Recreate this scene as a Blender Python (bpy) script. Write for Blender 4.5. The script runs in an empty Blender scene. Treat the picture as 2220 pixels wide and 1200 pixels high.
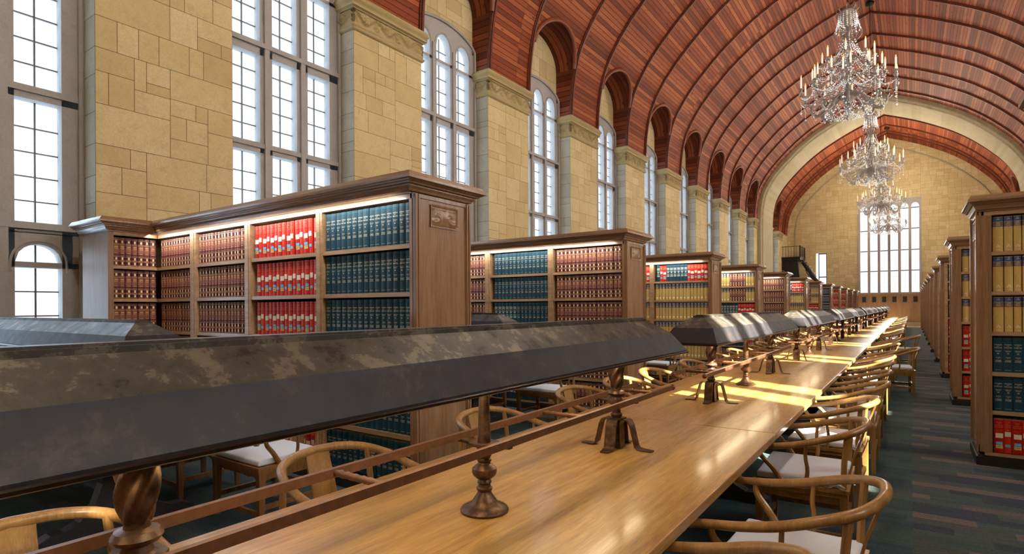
import bpy, bmesh, math, random
from mathutils import Vector, Matrix, noise
R = random.Random(7)
S = bpy.context.scene
COL = S.collection
PI = math.pi
XC = -1.45            # centre line of the hall
BAY = 4.17            # bay length
HF, HW = 7.16, 7.65   # half width to pier face / to window plane
YE = 53.0             # end wall
YB = -4.6             # back wall
def pier_y(k): return 3.835 + BAY * k
def win_y(k): return 5.92 + BAY * k

# ------------------------------------------------------------------ helpers
class MB:
    def __init__(s):
        s.v = []; s.f = []; s.m = []; s.t = []; s.uv = {}; s.sm = []
    def face(s, pts, m=0, tone=0.5, uv=None, smooth=False):
        b = len(s.v); s.v.extend(tuple(p) for p in pts)
        s.f.append(tuple(range(b, b + len(pts))))
        s.m.append(m); s.t.append(tone); s.sm.append(smooth)
        if uv: s.uv[len(s.f) - 1] = uv
    def add(s, verts, faces, m=0, smooth=False, tone=0.5, uvs=None):
        b = len(s.v); s.v.extend(tuple(p) for p in verts)
        for i, f in enumerate(faces):
            s.f.append(tuple(b + k for k in f)); s.m.append(m); s.t.append(tone); s.sm.append(smooth)
            if uvs: s.uv[len(s.f) - 1] = uvs[i]
    def box(s, x0, x1, y0, y1, z0, z1, m=0, tone=0.5):
        v = [(x0,y0,z0),(x1,y0,z0),(x1,y1,z0),(x0,y1,z0),(x0,y0,z1),(x1,y0,z1),(x1,y1,z1),(x0,y1,z1)]
        s.add(v, [(0,3,2,1),(4,5,6,7),(0,1,5,4),(1,2,6,5),(2,3,7,6),(3,0,4,7)], m, False, tone)
    def bar(s, p0, p1, w, h, m=0, up=(0,0,1), w1=None, h1=None):
        p0, p1 = Vector(p0), Vector(p1); d = (p1 - p0).normalized(); u = Vector(up)
        if abs(d.dot(u)) > .98: u = Vector((0,1,0))
        a = d.cross(u).normalized(); b = a.cross(d).normalized()
        w1 = w if w1 is None else w1; h1 = h if h1 is None else h1
        v = []
        for p, ww, hh in ((p0, w, h), (p1, w1, h1)):
            for sa, sb in ((-1,-1),(1,-1),(1,1),(-1,1)):
                v.append(p + a * (sa * ww / 2) + b * (sb * hh / 2))
        s.add(v, [(0,1,2,3),(7,6,5,4),(0,4,5,1),(1,5,6,2),(2,6,7,3),(3,7,4,0)], m)
    def tube(s, pts, r, n=8, m=0, caps=True, twist=None, lobes=None, up=None):
        pts = [Vector(p) for p in pts]; N = len(pts)
        rr = r if isinstance(r, (list, tuple)) else [r] * N
        V = []; F = []
        prev = None
        for i, p in enumerate(pts):
            d = (pts[min(i+1, N-1)] - pts[max(i-1, 0)]).normalized()
            if prev is None:
                u = Vector(up) if up else (Vector((0,0,1)) if abs(d.z) < .9 else Vector((1,0,0)))
                a = (u - d * u.dot(d)).normalized()
            else:
                a = (prev - d * prev.dot(d)).normalized()
            prev = a; b = d.cross(a)
            for j in range(n):
                t = 2 * PI * j / n; q = rr[i]
                if lobes: q = rr[i] * (1 + lobes[1] * math.cos(lobes[0] * (t - (twist or 0) * i / (N - 1))))
                V.append(p + a * (q * math.cos(t)) + b * (q * math.sin(t)))
        for i in range(N - 1):
            for j in range(n):
                k = (j + 1) % n
                F.append((i*n+j, i*n+k, (i+1)*n+k, (i+1)*n+j))
        s.add(V, F, m, True)
        if caps:
            s.add(V[:n], [tuple(reversed(range(n)))], m); s.add(V[-n:], [tuple(range(n))], m)
    def lathe(s, prof, c=(0,0,0), n=16, m=0, sq=False):
        V = []; F = []
        for r, z in prof:
            for j in range(n):
                t = 2 * PI * (j + .5) / n
                V.append((c[0] + r * math.cos(t), c[1] + r * math.sin(t), c[2] + z))
        for i in range(len(prof) - 1):
            for j in range(n):
                k = (j + 1) % n
                F.append((i*n+j, i*n+k, (i+1)*n+k, (i+1)*n+j))
        s.add(V, F, m, not sq)
        s.add(V[:n], [tuple(reversed(range(n)))], m); s.add(V[-n:], [tuple(range(n))], m)
    def prism(s, poly, axis, a0, a1, m=0):
        def P(u, v, a): return {'x': (a, u, v), 'y': (u, a, v), 'z': (u, v, a)}[axis]
        n = len(poly)
        v = [P(u, w, a0) for u, w in poly] + [P(u, w, a1) for u, w in poly]
        F = [tuple(range(n)), tuple(range(2*n-1, n-1, -1))]
        for i in range(n):
            j = (i + 1) % n; F.append((i, n+i, n+j, j))
        s.add(v, F, m)
    def sweep(s, prof, path, m=0, closed=False, smooth=False):
        """prof: (outward offset, z); path: xy points, outward = right-hand side of travel, mitred."""
        n = len(path); rows = []
        for i, p in enumerate(path):
            p = Vector(p)
            def nrm(a, b):
                d = (Vector(b) - Vector(a)).normalized(); return Vector((d.y, -d.x))
            if closed: n0, n1 = nrm(path[i-1], path[i]), nrm(path[i], path[(i+1) % n])
            else:
                n0 = nrm(path[max(i-1,0)], path[max(i-1,0)+1]); n1 = nrm(path[min(i, n-2)], path[min(i, n-2)+1])
            mt = (n0 + n1); mt = mt / max(1e-6, mt.dot(n0))
            rows.append([(p.x + mt.x * o, p.y + mt.y * o, z) for o, z in prof])
        k = len(prof); V = [q for r in rows for q in r]; F = []
        for i in range(n if closed else n - 1):
            j = (i + 1) % n
            for a in range(k - 1): F.append((i*k+a, j*k+a, j*k+a+1, i*k+a+1))
        s.add(V, F, m, smooth)
        if not closed:
            s.add(rows[0], [tuple(range(k))], m); s.add(rows[-1], [tuple(reversed(range(k)))], m)
    def mesh(s, name, mats, sharp=0.6, tone=False):
        me = bpy.data.meshes.new(name)
        me.from_pydata(s.v, [], s.f)
        for mt in mats: me.materials.append(mt)
        me.polygons.foreach_set('material_index', s.m)
        me.polygons.foreach_set('use_smooth', s.sm)
        if tone:
            at = me.attributes.new('tone', 'FLOAT', 'FACE'); at.data.foreach_set('value', s.t)
        if s.uv:
            ul = me.uv_layers.new(name='UVMap')
            flat = [0.0] * (2 * len(me.loops))
            for p in me.polygons:
                u = s.uv.get(p.index)
                if u:
                    for q, li in enumerate(p.loop_indices):
                        flat[2*li], flat[2*li+1] = u[q]
            ul.data.foreach_set('uv', flat)
        if any(s.sm):
            try: me.set_sharp_from_angle(angle=sharp)
            except Exception: pass
        return me
    def build(s, name, mats, parent=None, **kw):
        if not isinstance(mats, (list, tuple)): mats = [mats]
        o = bpy.data.objects.new(name, s.mesh(name, mats, **kw)); COL.objects.link(o)
        if parent: o.parent = parent
        return o

def tag(o, label=None, cat=None, group=None, kind=None):
    if label: o['label'] = label
    if cat: o['category'] = cat
    if group: o['group'] = group
    if kind: o['kind'] = kind
    return o
def empty(name, loc=(0,0,0), rz=0):
    o = bpy.data.objects.new(name, None); COL.objects.link(o); o.location = loc; o.rotation_euler.z = rz
    o.empty_display_size = .1
    return o
def copy_tree(o, parent=None):
    c = o.copy(); COL.objects.link(c)
    if parent: c.parent = parent
    for ch in o.children: copy_tree(ch, c)
    return c
def struct(o): o['kind'] = 'structure'; return o
ORD = 'first second third fourth fifth sixth seventh eighth ninth tenth eleventh twelfth thirteenth fourteenth fifteenth sixteenth seventeenth eighteenth nineteenth twentieth twenty-first twenty-second twenty-third twenty-fourth twenty-fifth twenty-sixth twenty-seventh twenty-eighth twenty-ninth thirtieth'.split()
ORD += ['thirty-' + w for w in ORD[:9]] + ['fortieth'] + ['forty-' + w for w in ORD[:9]] + ['fiftieth']
def spline(pts, n=6):
    P = [Vector(p) for p in pts]; P = [2*P[0]-P[1]] + P + [2*P[-1]-P[-2]]; out = []
    for i in range(1, len(P) - 2):
        a, b, c, d = P[i-1:i+3]
        for k in range(n):
            t = k / n
            out.append(.5 * ((2*b) + (c-a)*t + (2*a-5*b+4*c-d)*t*t + (3*b-a-3*c+d)*t**3))
    out.append(P[-2]); return out

# ------------------------------------------------------------------ materials
class NT:
    def __init__(s, name):
        s.mat = bpy.data.materials.new(name); s.mat.use_nodes = True; s.t = s.mat.node_tree
        s.n = s.t.nodes; s.n.clear(); s.l = s.t.links
        s.out = s.n.new('ShaderNodeOutputMaterial'); s.b = s.n.new('ShaderNodeBsdfPrincipled')
        s.l.new(s.b.outputs[0], s.out.inputs[0])
    def node(s, typ, **kw):
        n = s.n.new('ShaderNode' + typ)
        for k, v in kw.items(): setattr(n, k, v)
        return n
    def put(s, node, key, v):
        i = node.inputs[key]
        if hasattr(v, 'is_output') or isinstance(v, bpy.types.NodeSocket): s.l.new(v, i)
        else: i.default_value = v
        return node
    def math(s, op, a, b=0.0, c=None):
        n = s.node('Math', operation=op); s.put(n, 0, a); s.put(n, 1, b)
        if c is not None: s.put(n, 2, c)
        return n.outputs[0]
    def coord(s, which='Object', scale=(1,1,1), rot=(0,0,0)):
        t = s.node('TexCoord'); m = s.node('Mapping'); s.l.new(t.outputs[which], m.inputs[0])
        m.inputs['Scale'].default_value = scale; m.inputs['Rotation'].default_value = rot
        return m.outputs[0]
    def noise(s, vec, scale=5, detail=4, rough=.55, dist=0):
        n = s.node('TexNoise'); s.l.new(vec, n.inputs['Vector'])
        n.inputs['Scale'].default_value = scale; n.inputs['Detail'].default_value = detail
        n.inputs['Roughness'].default_value = rough; n.inputs['Distortion'].default_value = dist
        return n.outputs[0]
    def ramp(s, fac, stops, interp='LINEAR'):
        r = s.node('ValToRGB'); r.color_ramp.interpolation = interp; e = r.color_ramp.elements
        while len(e) > 1: e.remove(e[-1])
        e[0].position = stops[0][0]; e[0].color = (*stops[0][1], 1)
        for p, c in stops[1:]:
            q = e.new(p); q.color = (*c, 1)
        s.l.new(fac, r.inputs[0]); return r.outputs[0]
    def mix(s, fac, a, b, mode='MIX'):
        n = s.node('Mix', data_type='RGBA', blend_type=mode)
        for i, v in ((0, fac), (6, a), (7, b)):
            if isinstance(v, bpy.types.NodeSocket): s.l.new(v, n.inputs[i])
            else: n.inputs[i].default_value = (*v, 1) if isinstance(v, tuple) and len(v) == 3 else v
        return n.outputs[2]
    def bump(s, h, strength=.3, dist=.01):
        n = s.node('Bump'); n.inputs['Strength'].default_value = strength; n.inputs['Distance'].default_value = dist
        s.l.new(h, n.inputs['Height']); s.l.new(n.outputs[0], s.b.inputs['Normal'])
    def set(s, **kw):
        for k, v in kw.items():
            k = {'color': 'Base Color', 'rough': 'Roughness', 'metal': 'Metallic', 'spec': 'Specular IOR Level', 'coat': 'Coat Weight', 'coatr': 'Coat Roughness', 'emis': 'Emission Color', 'emiss': 'Emission Strength', 'trans': 'Transmission Weight', 'ior': 'IOR', 'alpha': 'Alpha'}[k]
            if isinstance(v, tuple) and len(v) == 3: v = (*v, 1)
            s.put(s.b, k, v)
        return s
def srgb(r, g, b):
    f = lambda c: (c/255/12.92) if c/255 <= .04045 else ((c/255+.055)/1.055)**2.4
    return (f(r), f(g), f(b))
def plain(name, col, rough=.6, metal=0, var=.12, scale=30, **kw):
    t = NT(name); n = t.noise(t.coord('Object'), scale, 3)
    d = tuple(c*(1-var*2) for c in col); l = tuple(min(1, c*(1+var*1.5)) for c in col)
    t.set(color=t.ramp(n, [(.3, d), (.7, l)]), rough=rough, metal=metal, **kw); return t.mat
def wood(name, dark, mid, light, axis='x', rough=.4, coat=0.0, scale=1.0, bump=.08, fleck=True):
    t = NT(name); sc = {'x': (1.2,14,14), 'y': (14,1.2,14), 'z': (14,14,1.2)}[axis]
    v = t.coord('Object', tuple(a*scale for a in sc))
    a = t.noise(v, 1.6, 6, .6, .4)
    c = t.ramp(a, [(.25, dark), (.5, mid), (.78, light)])
    sc2 = {'x': (5,120,120), 'y': (120,5,120), 'z': (120,120,5)}[axis]
    g = t.noise(t.coord('Object', tuple(k*scale for k in sc2)), 1.0, 3, .6)
    c = t.mix(t.ramp(g, [(.42, (.0,.0,.0)), (.6, (1,1,1))]), t.mix(1.0, c, (.78,.74,.70), 'MULTIPLY'), c)
    if fleck:
        w = t.noise(t.coord('Object', tuple(k*.35 for k in sc)), 1.1, 2, .5)
        c = t.mix(t.ramp(w, [(.35, (0,0,0)), (.65, (.35,.35,.35))]), c, light)
    t.set(color=c, rough=rough, coat=coat, coatr=.12)
    t.bump(g, bump, .004); return t.mat

M = {}
def make_stone(name, base, var, joint=False, rough=.85):
    t = NT(name); at = t.node('Attribute', attribute_name='tone').outputs['Fac']
    co = t.coord('Object'); n1 = t.noise(co, 1.7, 5, .6); n2 = t.noise(co, 55, 3, .7); n3 = t.noise(co, 7, 6, .7, .5)
    f = t.math('ADD', t.math('ADD', t.math('MULTIPLY', at, .34), .13), t.math('MULTIPLY', n1, .40))
    d, m, l = base
    c = t.ramp(f, [(.15, d), (.48, m), (.85, l)])
    c = t.mix(t.ramp(n3, [(.52, (0,0,0)), (.72, (.5,.5,.5))]), c, tuple(k*.66 for k in m))
    c = t.mix(t.ramp(n2, [(.35, (.35,.35,.35)), (.6, (0,0,0))]), c, tuple(k*.6 for k in m))
    t.set(color=c, rough=rough, spec=.2)
    t.bump(t.math('ADD', n2, n3), .25, .006); return t.mat
M['stone'] = make_stone('limestone', (srgb(178,153,106), srgb(206,184,137), srgb(224,208,168)), 1)
M['stone_pale'] = make_stone('pale_limestone', (srgb(160,148,118), srgb(180,168,138), srgb(198,188,160)), 1)
M['carved'] = make_stone('carved_limestone', (srgb(160,140,98), srgb(188,170,126), srgb(204,188,148)), 1)
M['reveal'] = make_stone('cool_lit_reveal_stone', (srgb(150,142,124), srgb(176,168,148), srgb(196,190,172)), 1)  # same limestone, with the cool window light painted into its colour
M['joint'] = plain('stone_joint', srgb(92,76,50), .9)
M['tracery'] = make_stone('grey_tracery_stone', (srgb(160,155,152), srgb(178,173,170), srgb(192,188,186)), 1)

def plank(name, along, dark, mid, light, w=.125, L=12.51):
    """along: 'v' planks run along V (the hall), strips stacked in U."""
    t = NT(name); uv = t.node('UVMap').outputs[0]; sp = t.node('SeparateXYZ'); t.l.new(uv, sp.inputs[0])
    u, v = sp.outputs[0], sp.outputs[1]
    ru = t.math('DIVIDE', u, w); iu = t.math('FLOOR', ru); fu = t.math('FRACT', ru)
    iv = t.math('FLOOR', t.math('DIVIDE', v, L))
    cx = t.node('CombineXYZ'); t.l.new(iu, cx.inputs[0]); t.l.new(iv, cx.inputs[1])
    wn = t.node('TexWhiteNoise', noise_dimensions='2D'); t.l.new(cx.outputs[0], wn.inputs['Vector'])
    h = wn.outputs[0]
    gv = t.node('CombineXYZ'); t.l.new(t.math('ADD', t.math('MULTIPLY', u, 38), t.math('MULTIPLY', h, 31)), gv.inputs[0]); t.l.new(t.math('MULTIPLY', v, 2.0), gv.inputs[1]); t.l.new(t.math('MULTIPLY', h, 17), gv.inputs[2])
    g = t.noise(gv.outputs[0], 1.0, 5, .6, .5)
    c = t.ramp(t.math('ADD', t.math('MULTIPLY', h, .7), t.math('MULTIPLY', g, .3)), [(.2, dark), (.5, mid), (.82, light)])
    c = t.mix(t.ramp(g, [(.28, (.45,.45,.45)), (.5, (0,0,0))]), c, dark)
    kv = t.node('CombineXYZ'); t.l.new(t.math('MULTIPLY', u, 7), kv.inputs[0]); t.l.new(t.math('MULTIPLY', v, 3.2), kv.inputs[1])
    kn = t.noise(kv.outputs[0], 1.0, 1, .5)
    c = t.mix(t.ramp(kn, [(.69, (0,0,0)), (.74, (.6,.6,.6))]), c, tuple(k*.4 for k in dark))
    gap = t.math('LESS_THAN', t.math('ABSOLUTE', t.math('SUBTRACT', fu, .5)), .44)
    c = t.mix(gap, tuple(k*.32 for k in dark), c)
    t.set(color=c, rough=.62, spec=.2)
    t.bump(gap, .5, .008); return t.mat
M['vault'] = plank('vault_planks', 'v', srgb(110,52,30), srgb(142,70,41), srgb(170,97,58))
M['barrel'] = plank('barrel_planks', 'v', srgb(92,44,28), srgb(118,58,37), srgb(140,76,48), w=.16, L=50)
M['rib'] = wood('rib_wood', srgb(66,28,18), srgb(96,42,26), srgb(124,60,36), 'y', .5)
M['arch_wood'] = wood('arch_wood', srgb(96,44,28), srgb(128,62,38), srgb(150,80,50), 'y', .5)
M['case'] = wood('bookcase_wood', srgb(128,95,68), srgb(146,111,82), srgb(162,128,98), 'z', .27, .3)
M['case_x'] = wood('bookcase_wood_rail', srgb(122,92,68), srgb(138,106,80), srgb(156,124,96), 'x', .27, .3)
M['side'] = wood('bookcase_side_wood', srgb(128,95,68), srgb(146,111,82), srgb(162,128,98), 'z', .5, .0)
M['shelf'] = wood('shelf_wood', srgb(140,108,76), srgb(172,138,102), srgb(194,160,124), 'x', .35, .2)
M['plinth'] = plain('plinth_black', srgb(30,24,20), .5)
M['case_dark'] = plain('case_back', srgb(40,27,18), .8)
M['table'] = wood('table_bamboo', srgb(136,96,46), srgb(178,134,70), srgb(204,162,94), 'y', .34, .3, 1.6, .05)
M['chair'] = wood('chair_oak', srgb(124,88,44), srgb(160,118,64), srgb(188,146,86), 'z', .38, .2, 1.0, .03)
M['chair_dark'] = wood('alcove_chair_oak', srgb(92,62,34), srgb(132,92,52), srgb(160,116,70), 'z', .35, .3, 1.0, .03)
M['cushion'] = plain('cushion_cloth', srgb(216,223,236), .95, var=.04, scale=300)
M['tie'] = plain('tie_cord', srgb(190,188,188), .9)
M['trestle'] = plain('trestle_dark', srgb(52,48,52), .45)
M['wain'] = wood('wainscot_oak', srgb(150,112,80), srgb(184,146,110), srgb(204,168,132), 'z', .3, .3)
M['iron'] = plain('black_iron', srgb(30,26,24), .5, .4)
M['slate'] = plain('dark_slate', srgb(52,48,44), .4)

def lamp_metal(low=False):
    t = NT('lamp_shade_metal'); co = t.coord('Object')
    big = t.noise(co, 2.2, 3, .5); fine = t.noise(co, 9, 9, .72, .15); g = t.noise(co, 160, 2, .6)
    f = t.math('ADD', t.math('MULTIPLY', fine, .8), t.math('MULTIPLY', big, .3))
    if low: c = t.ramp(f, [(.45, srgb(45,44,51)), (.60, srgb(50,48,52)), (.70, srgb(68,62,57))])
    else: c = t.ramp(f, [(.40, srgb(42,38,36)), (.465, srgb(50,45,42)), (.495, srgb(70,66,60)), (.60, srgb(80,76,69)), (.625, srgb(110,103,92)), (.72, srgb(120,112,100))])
    t.set(color=c, metal=.3, rough=t.ramp(f, [(.45, (.50,.50,.50)), (.66, (.42,.42,.42))]), spec=.35)
    t.bump(t.math('ADD', t.math('MULTIPLY', g, .3), f), .12, .003); return t.mat
M['rim'] = plain('dark_rim_metal', srgb(62,54,48), .3, .85)
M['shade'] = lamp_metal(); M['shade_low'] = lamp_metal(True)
def bronze():
    t = NT('aged_bronze'); co = t.coord('Object'); n = t.noise(co, 22, 5, .6); g = t.noise(co, 240, 2, .6)
    t.set(color=t.ramp(n, [(.35, srgb(66,46,34)), (.55, srgb(98,70,50)), (.75, srgb(128,104,78))]), metal=.7, rough=.42)
    t.bump(g, .15, .002); return t.mat
M['bronze'] = bronze()
M['bronze_red'] = plain('reddish_rail_bronze', srgb(112,76,54), .45, .5)
M['silver'] = plain('chandelier_silver', srgb(168,160,152), .42, .5)
M['candle'] = NT('candle_wax').set(color=srgb(240,232,215), rough=.5, emis=srgb(255,240,212), emiss=.6).mat  # emission added to the wax so the candles look whiter
M['flame'] = NT('flame_bulb').set(color=srgb(255,200,120), rough=.4, emis=srgb(255,170,80), emiss=.9).mat
def crystal():
    t = NT('cut_crystal'); n = t.noise(t.coord('Object'), 40, 1)
    t.set(color=(.95,.93,.88), rough=.08, spec=1.0, metal=t.math('GREATER_THAN', n, .56), emis=(1,.96,.88), emiss=.16); return t.mat  # faint emission added to brighten the crystals
M['crystal'] = crystal()
def glass():
    t = NT('window_glass'); tr = t.node('BsdfTransparent'); gl = t.node('BsdfGlossy'); gl.inputs['Roughness'].default_value = .06
    mx = t.node('MixShader'); mx.inputs[0].default_value = .05
    tr.inputs[0].default_value = (.97,.985,1,1)
    t.l.new(tr.outputs[0], mx.inputs[1]); t.l.new(gl.outputs[0], mx.inputs[2]); t.l.new(mx.outputs[0], t.out.inputs[0]); return t.mat
M['glass'] = glass()
M['lead'] = plain('glazing_lead', srgb(96,92,88), .5, .3)
def carpet():
    t = NT('carpet_tiles'); tc = t.node('TexCoord'); sp = t.node('SeparateXYZ'); t.l.new(tc.outputs['Object'], sp.inputs[0])
    x, y = sp.outputs[0], sp.outputs[1]
    row = t.math('FLOOR', t.math('DIVIDE', y, .135))
    off = t.math('MULTIPLY', t.math('FRACT', t.math('MULTIPLY', row, .37)), .55)
    col = t.math('FLOOR', t.math('DIVIDE', t.math('ADD', x, off), .62))
    cx = t.node('CombineXYZ'); t.l.new(row, cx.inputs[0]); t.l.new(col, cx.inputs[1])
    wn = t.node('TexWhiteNoise', noise_dimensions='2D'); t.l.new(cx.outputs[0], wn.inputs['Vector']); h = wn.outputs[0]
    ph = t.math('FRACT', t.math('DIVIDE', t.math('ADD', row, t.math('MULTIPLY', col, 1.0)), 4.0))
    k = t.math('ADD', t.math('MULTIPLY', ph, .75), t.math('MULTIPLY', h, .3))
    right = t.ramp(k, [(0, srgb(76,92,95)), (.16, srgb(80,95,96)), (.26, srgb(66,76,88)), (.42, srgb(82,94,94)), (.55, srgb(84,92,92)), (.64, srgb(116,108,102)), (.80, srgb(102,100,98))], 'CONSTANT')
    left = t.ramp(k, [(0, srgb(70,90,92)), (.25, srgb(66,84,92)), (.45, srgb(78,96,96)), (.7, srgb(84,94,94)), (.9, srgb(66,84,90))], 'CONSTANT')
    side = t.math('GREATER_THAN', x, 0.0)
    c = t.mix(side, left, right)
    sv = t.coord('Object', (1.6, 26, 1)); st = t.noise(sv, 1.3, 5, .65)
    c = t.mix(t.ramp(st, [(.38, (.6,.6,.6)), (.62, (0,0,0))]), c, t.mix(1.0, c, (.60,.61,.63), 'MULTIPLY'))
    loop = t.noise(t.coord('Object', (60, 160, 1)), 1.0, 2, .6)
    c = t.mix(t.ramp(loop, [(.38, (.75,.75,.75)), (.58, (0,0,0))]), c, t.mix(1.0, c, (.42,.42,.44), 'MULTIPLY'))
    t.set(color=c, rough=.95, spec=.15); t.bump(loop, .5, .004); return t.mat
M['carpet'] = carpet()
M['flag'] = make_stone('pale_floor_stone', (srgb(186,172,136), srgb(204,190,154), srgb(216,204,172)), 1)

def spine(name, stops, rough=.5, rib=None, script=None):
    t = NT(name); uv = t.node('UVMap').outputs[0]; sp = t.node('SeparateXYZ'); t.l.new(uv, sp.inputs[0])
    c = t.ramp(sp.outputs[1], stops, 'CONSTANT')
    n = t.noise(t.coord('Object'), 60, 3)
    c = t.mix(t.ramp(n, [(.3, (.28,.28,.28)), (.65, (0,0,0))]), c, t.mix(1.0, c, (.55,.52,.5), 'MULTIPLY'))
    for (v0, v1, u0, u1, colr) in (script or []):      # small tooled ornaments
        a = t.math('MULTIPLY', t.math('GREATER_THAN', sp.outputs[1], v0), t.math('LESS_THAN', sp.outputs[1], v1))
        b = t.math('MULTIPLY', t.math('GREATER_THAN', sp.outputs[0], u0), t.math('LESS_THAN', sp.outputs[0], u1))
        c = t.mix(t.math('MULTIPLY', a, b), c, colr)
    t.set(color=c, rough=rough, spec=.3); return t.mat
TEAL, TEAL2 = srgb(22,62,78), srgb(34,78,94)
M['teal'] = spine('teal_cloth', [(0, TEAL), (.045, srgb(20,54,68)), (.06, TEAL), (.56, srgb(18,50,64)), (.565, TEAL), (.93, TEAL2)], .6)
MA, GO, TI = srgb(86,30,42), srgb(192,158,116), srgb(128,74,70)
M['maroon'] = spine('maroon_leather', [(0, MA), (.02, GO), (.035, MA), (.15, GO), (.165, MA), (.185, GO), (.20, MA), (.315, GO), (.33, MA), (.36, GO), (.37, MA), (.42, TI), (.50, srgb(122,48,46)), (.505, GO), (.515, TI), (.56, GO), (.57, TI), (.74, GO), (.755, MA), (.775, GO), (.79, MA), (.915, GO), (.93, MA), (.965, GO), (.98, MA)], .4,
    script=[(.05,.135,.36,.64,srgb(236,214,160)), (.215,.30,.36,.64,srgb(236,214,160)), (.81,.895,.34,.66,srgb(240,218,164)), (.60,.625,.15,.85,srgb(198,150,96)), (.65,.70,.2,.8,srgb(196,146,92)), (.44,.46,.2,.8,srgb(196,140,86))])
RE = srgb(182,28,24)
M['red'] = spine('red_cloth', [(0, srgb(160,24,22)), (.03, RE), (.95, srgb(196,48,32))], .42)
M['red2'] = spine('light_red_cloth', [(0, srgb(196,44,30)), (.03, srgb(204,50,32)), (.95, srgb(206,62,36))], .42)
YE1 = srgb(196,156,66)
M['yellow'] = spine('ochre_cloth', [(0, srgb(204,174,100)), (.70, srgb(222,200,146)), (.705, srgb(122,100,90)), (.845, srgb(214,186,120)), (.855, srgb(62,92,150)), (.975, srgb(206,180,110))], .5)
M['page'] = plain('page_edges', srgb(214,204,180), .9)
M['gilt'] = plain('gilt_lettering', srgb(196,190,160), .45, .0)
M['orange_ink'] = plain('orange_lettering', srgb(214,110,60), .5)
M['white_ink'] = plain('white_lettering', srgb(226,222,206), .6)
M['st_white'] = plain('white_sticker', srgb(222,214,190), .7, var=.03)
M['st_blue'] = plain('blue_sticker', srgb(96,178,206), .7, var=.03)
M['st_yellow'] = plain('khaki_sticker', srgb(196,176,104), .7, var=.03)
M['ink'] = plain('sticker_print', srgb(70,64,50), .7)

# ------------------------------------------------------------------ shell: floor
b = MB(); b.face([(XC-HW-.3, YB, 0), (XC+HW+.3, YB, 0), (XC+HW+.3, 50.55, 0), (XC-HW-.3, 50.55, 0)])
struct(b.build('floor', M['carpet']))
b = MB()
for i in range(22):
    for j in range(4):
        x0 = XC - HW + i * .72; y0 = 50.55 + j * .62
        b.face([(x0+.006, y0+.006, .002), (x0+.714, y0+.006, .002), (x0+.714, y0+.614, .002), (x0+.006, y0+.614, .002)], 0, R.random())
b.face([(XC-HW-.3, 50.55, 0), (XC+HW+.3, 50.55, 0), (XC+HW+.3, YE+.1, 0), (XC-HW-.3, YE+.1, 0)], 1)
struct(b.build('floor_stone', [M['flag'], M['joint']], tone=True))

# ------------------------------------------------------------------ ashlar
def ashlar(rng, w, h, big=(.95,.62)):
    out = []
    def cut(x0, x1, y0, y1):
        ww, hh = x1 - x0, y1 - y0
        if (ww <= big[0] and hh <= big[1] and rng.random() < .55) or (ww < .42 and hh < .42) or ww*hh < .09:
            out.append((x0, x1, y0, y1)); return
        t = rng.choice((.33,.42,.5,.58,.67))
        if hh > ww * rng.uniform(.55, 1.05) and hh > .34: c = y0 + hh*t; cut(x0,x1,y0,c); cut(x0,x1,c,y1)
        elif ww > .34: c = x0 + ww*t; cut(x0,c,y0,y1); cut(c,x1,y0,y1)
        else: out.append((x0, x1, y0, y1))
    n = max(1, round(h / 1.35))
    for i in range(n): cut(0, w, h*i/n, h*(i+1)/n)
    return out
def ash_plane(b, P, w, h, rng, m=0, mj=1, clip=None, **kw):
    """P(u, v, d) -> point; d is depth behind the face."""
    g = .0035
    for x0, x1, y0, y1 in ashlar(rng, w, h, **kw):
        tone = min(1, max(0, rng.gauss(.5, .24)))
        if clip is None:
            b.face([P(x0+g,y0+g,0), P(x1-g,y0+g,0), P(x1-g,y1-g,0), P(x0+g,y1-g,0)], m, tone)
        else: clip(x0+g, x1-g, y0+g, y1-g, tone)
    if clip is None: b.face([P(0,0,.006), P(w,0,.006), P(w,h,.006), P(0,h,.006)], mj)
ZCAP = 7.5
def arc_z(dy): return 7.90 + .48 * math.sqrt(max(0, 1 - (dy/1.19)**2))     # outer arch of the window tracery
def barrel_z(dy): return 8.92 + .86 * math.sqrt(max(0, 1 - (dy/1.175)**2))
KS = list(range(-2, 12)); SOLID = {9}; BLIND = {(1, -2), (1, 9), (-1, 9)}  # rearmost right bay, out of view, walled up to stop its sun
def X(s, d): return XC + s * d
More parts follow.
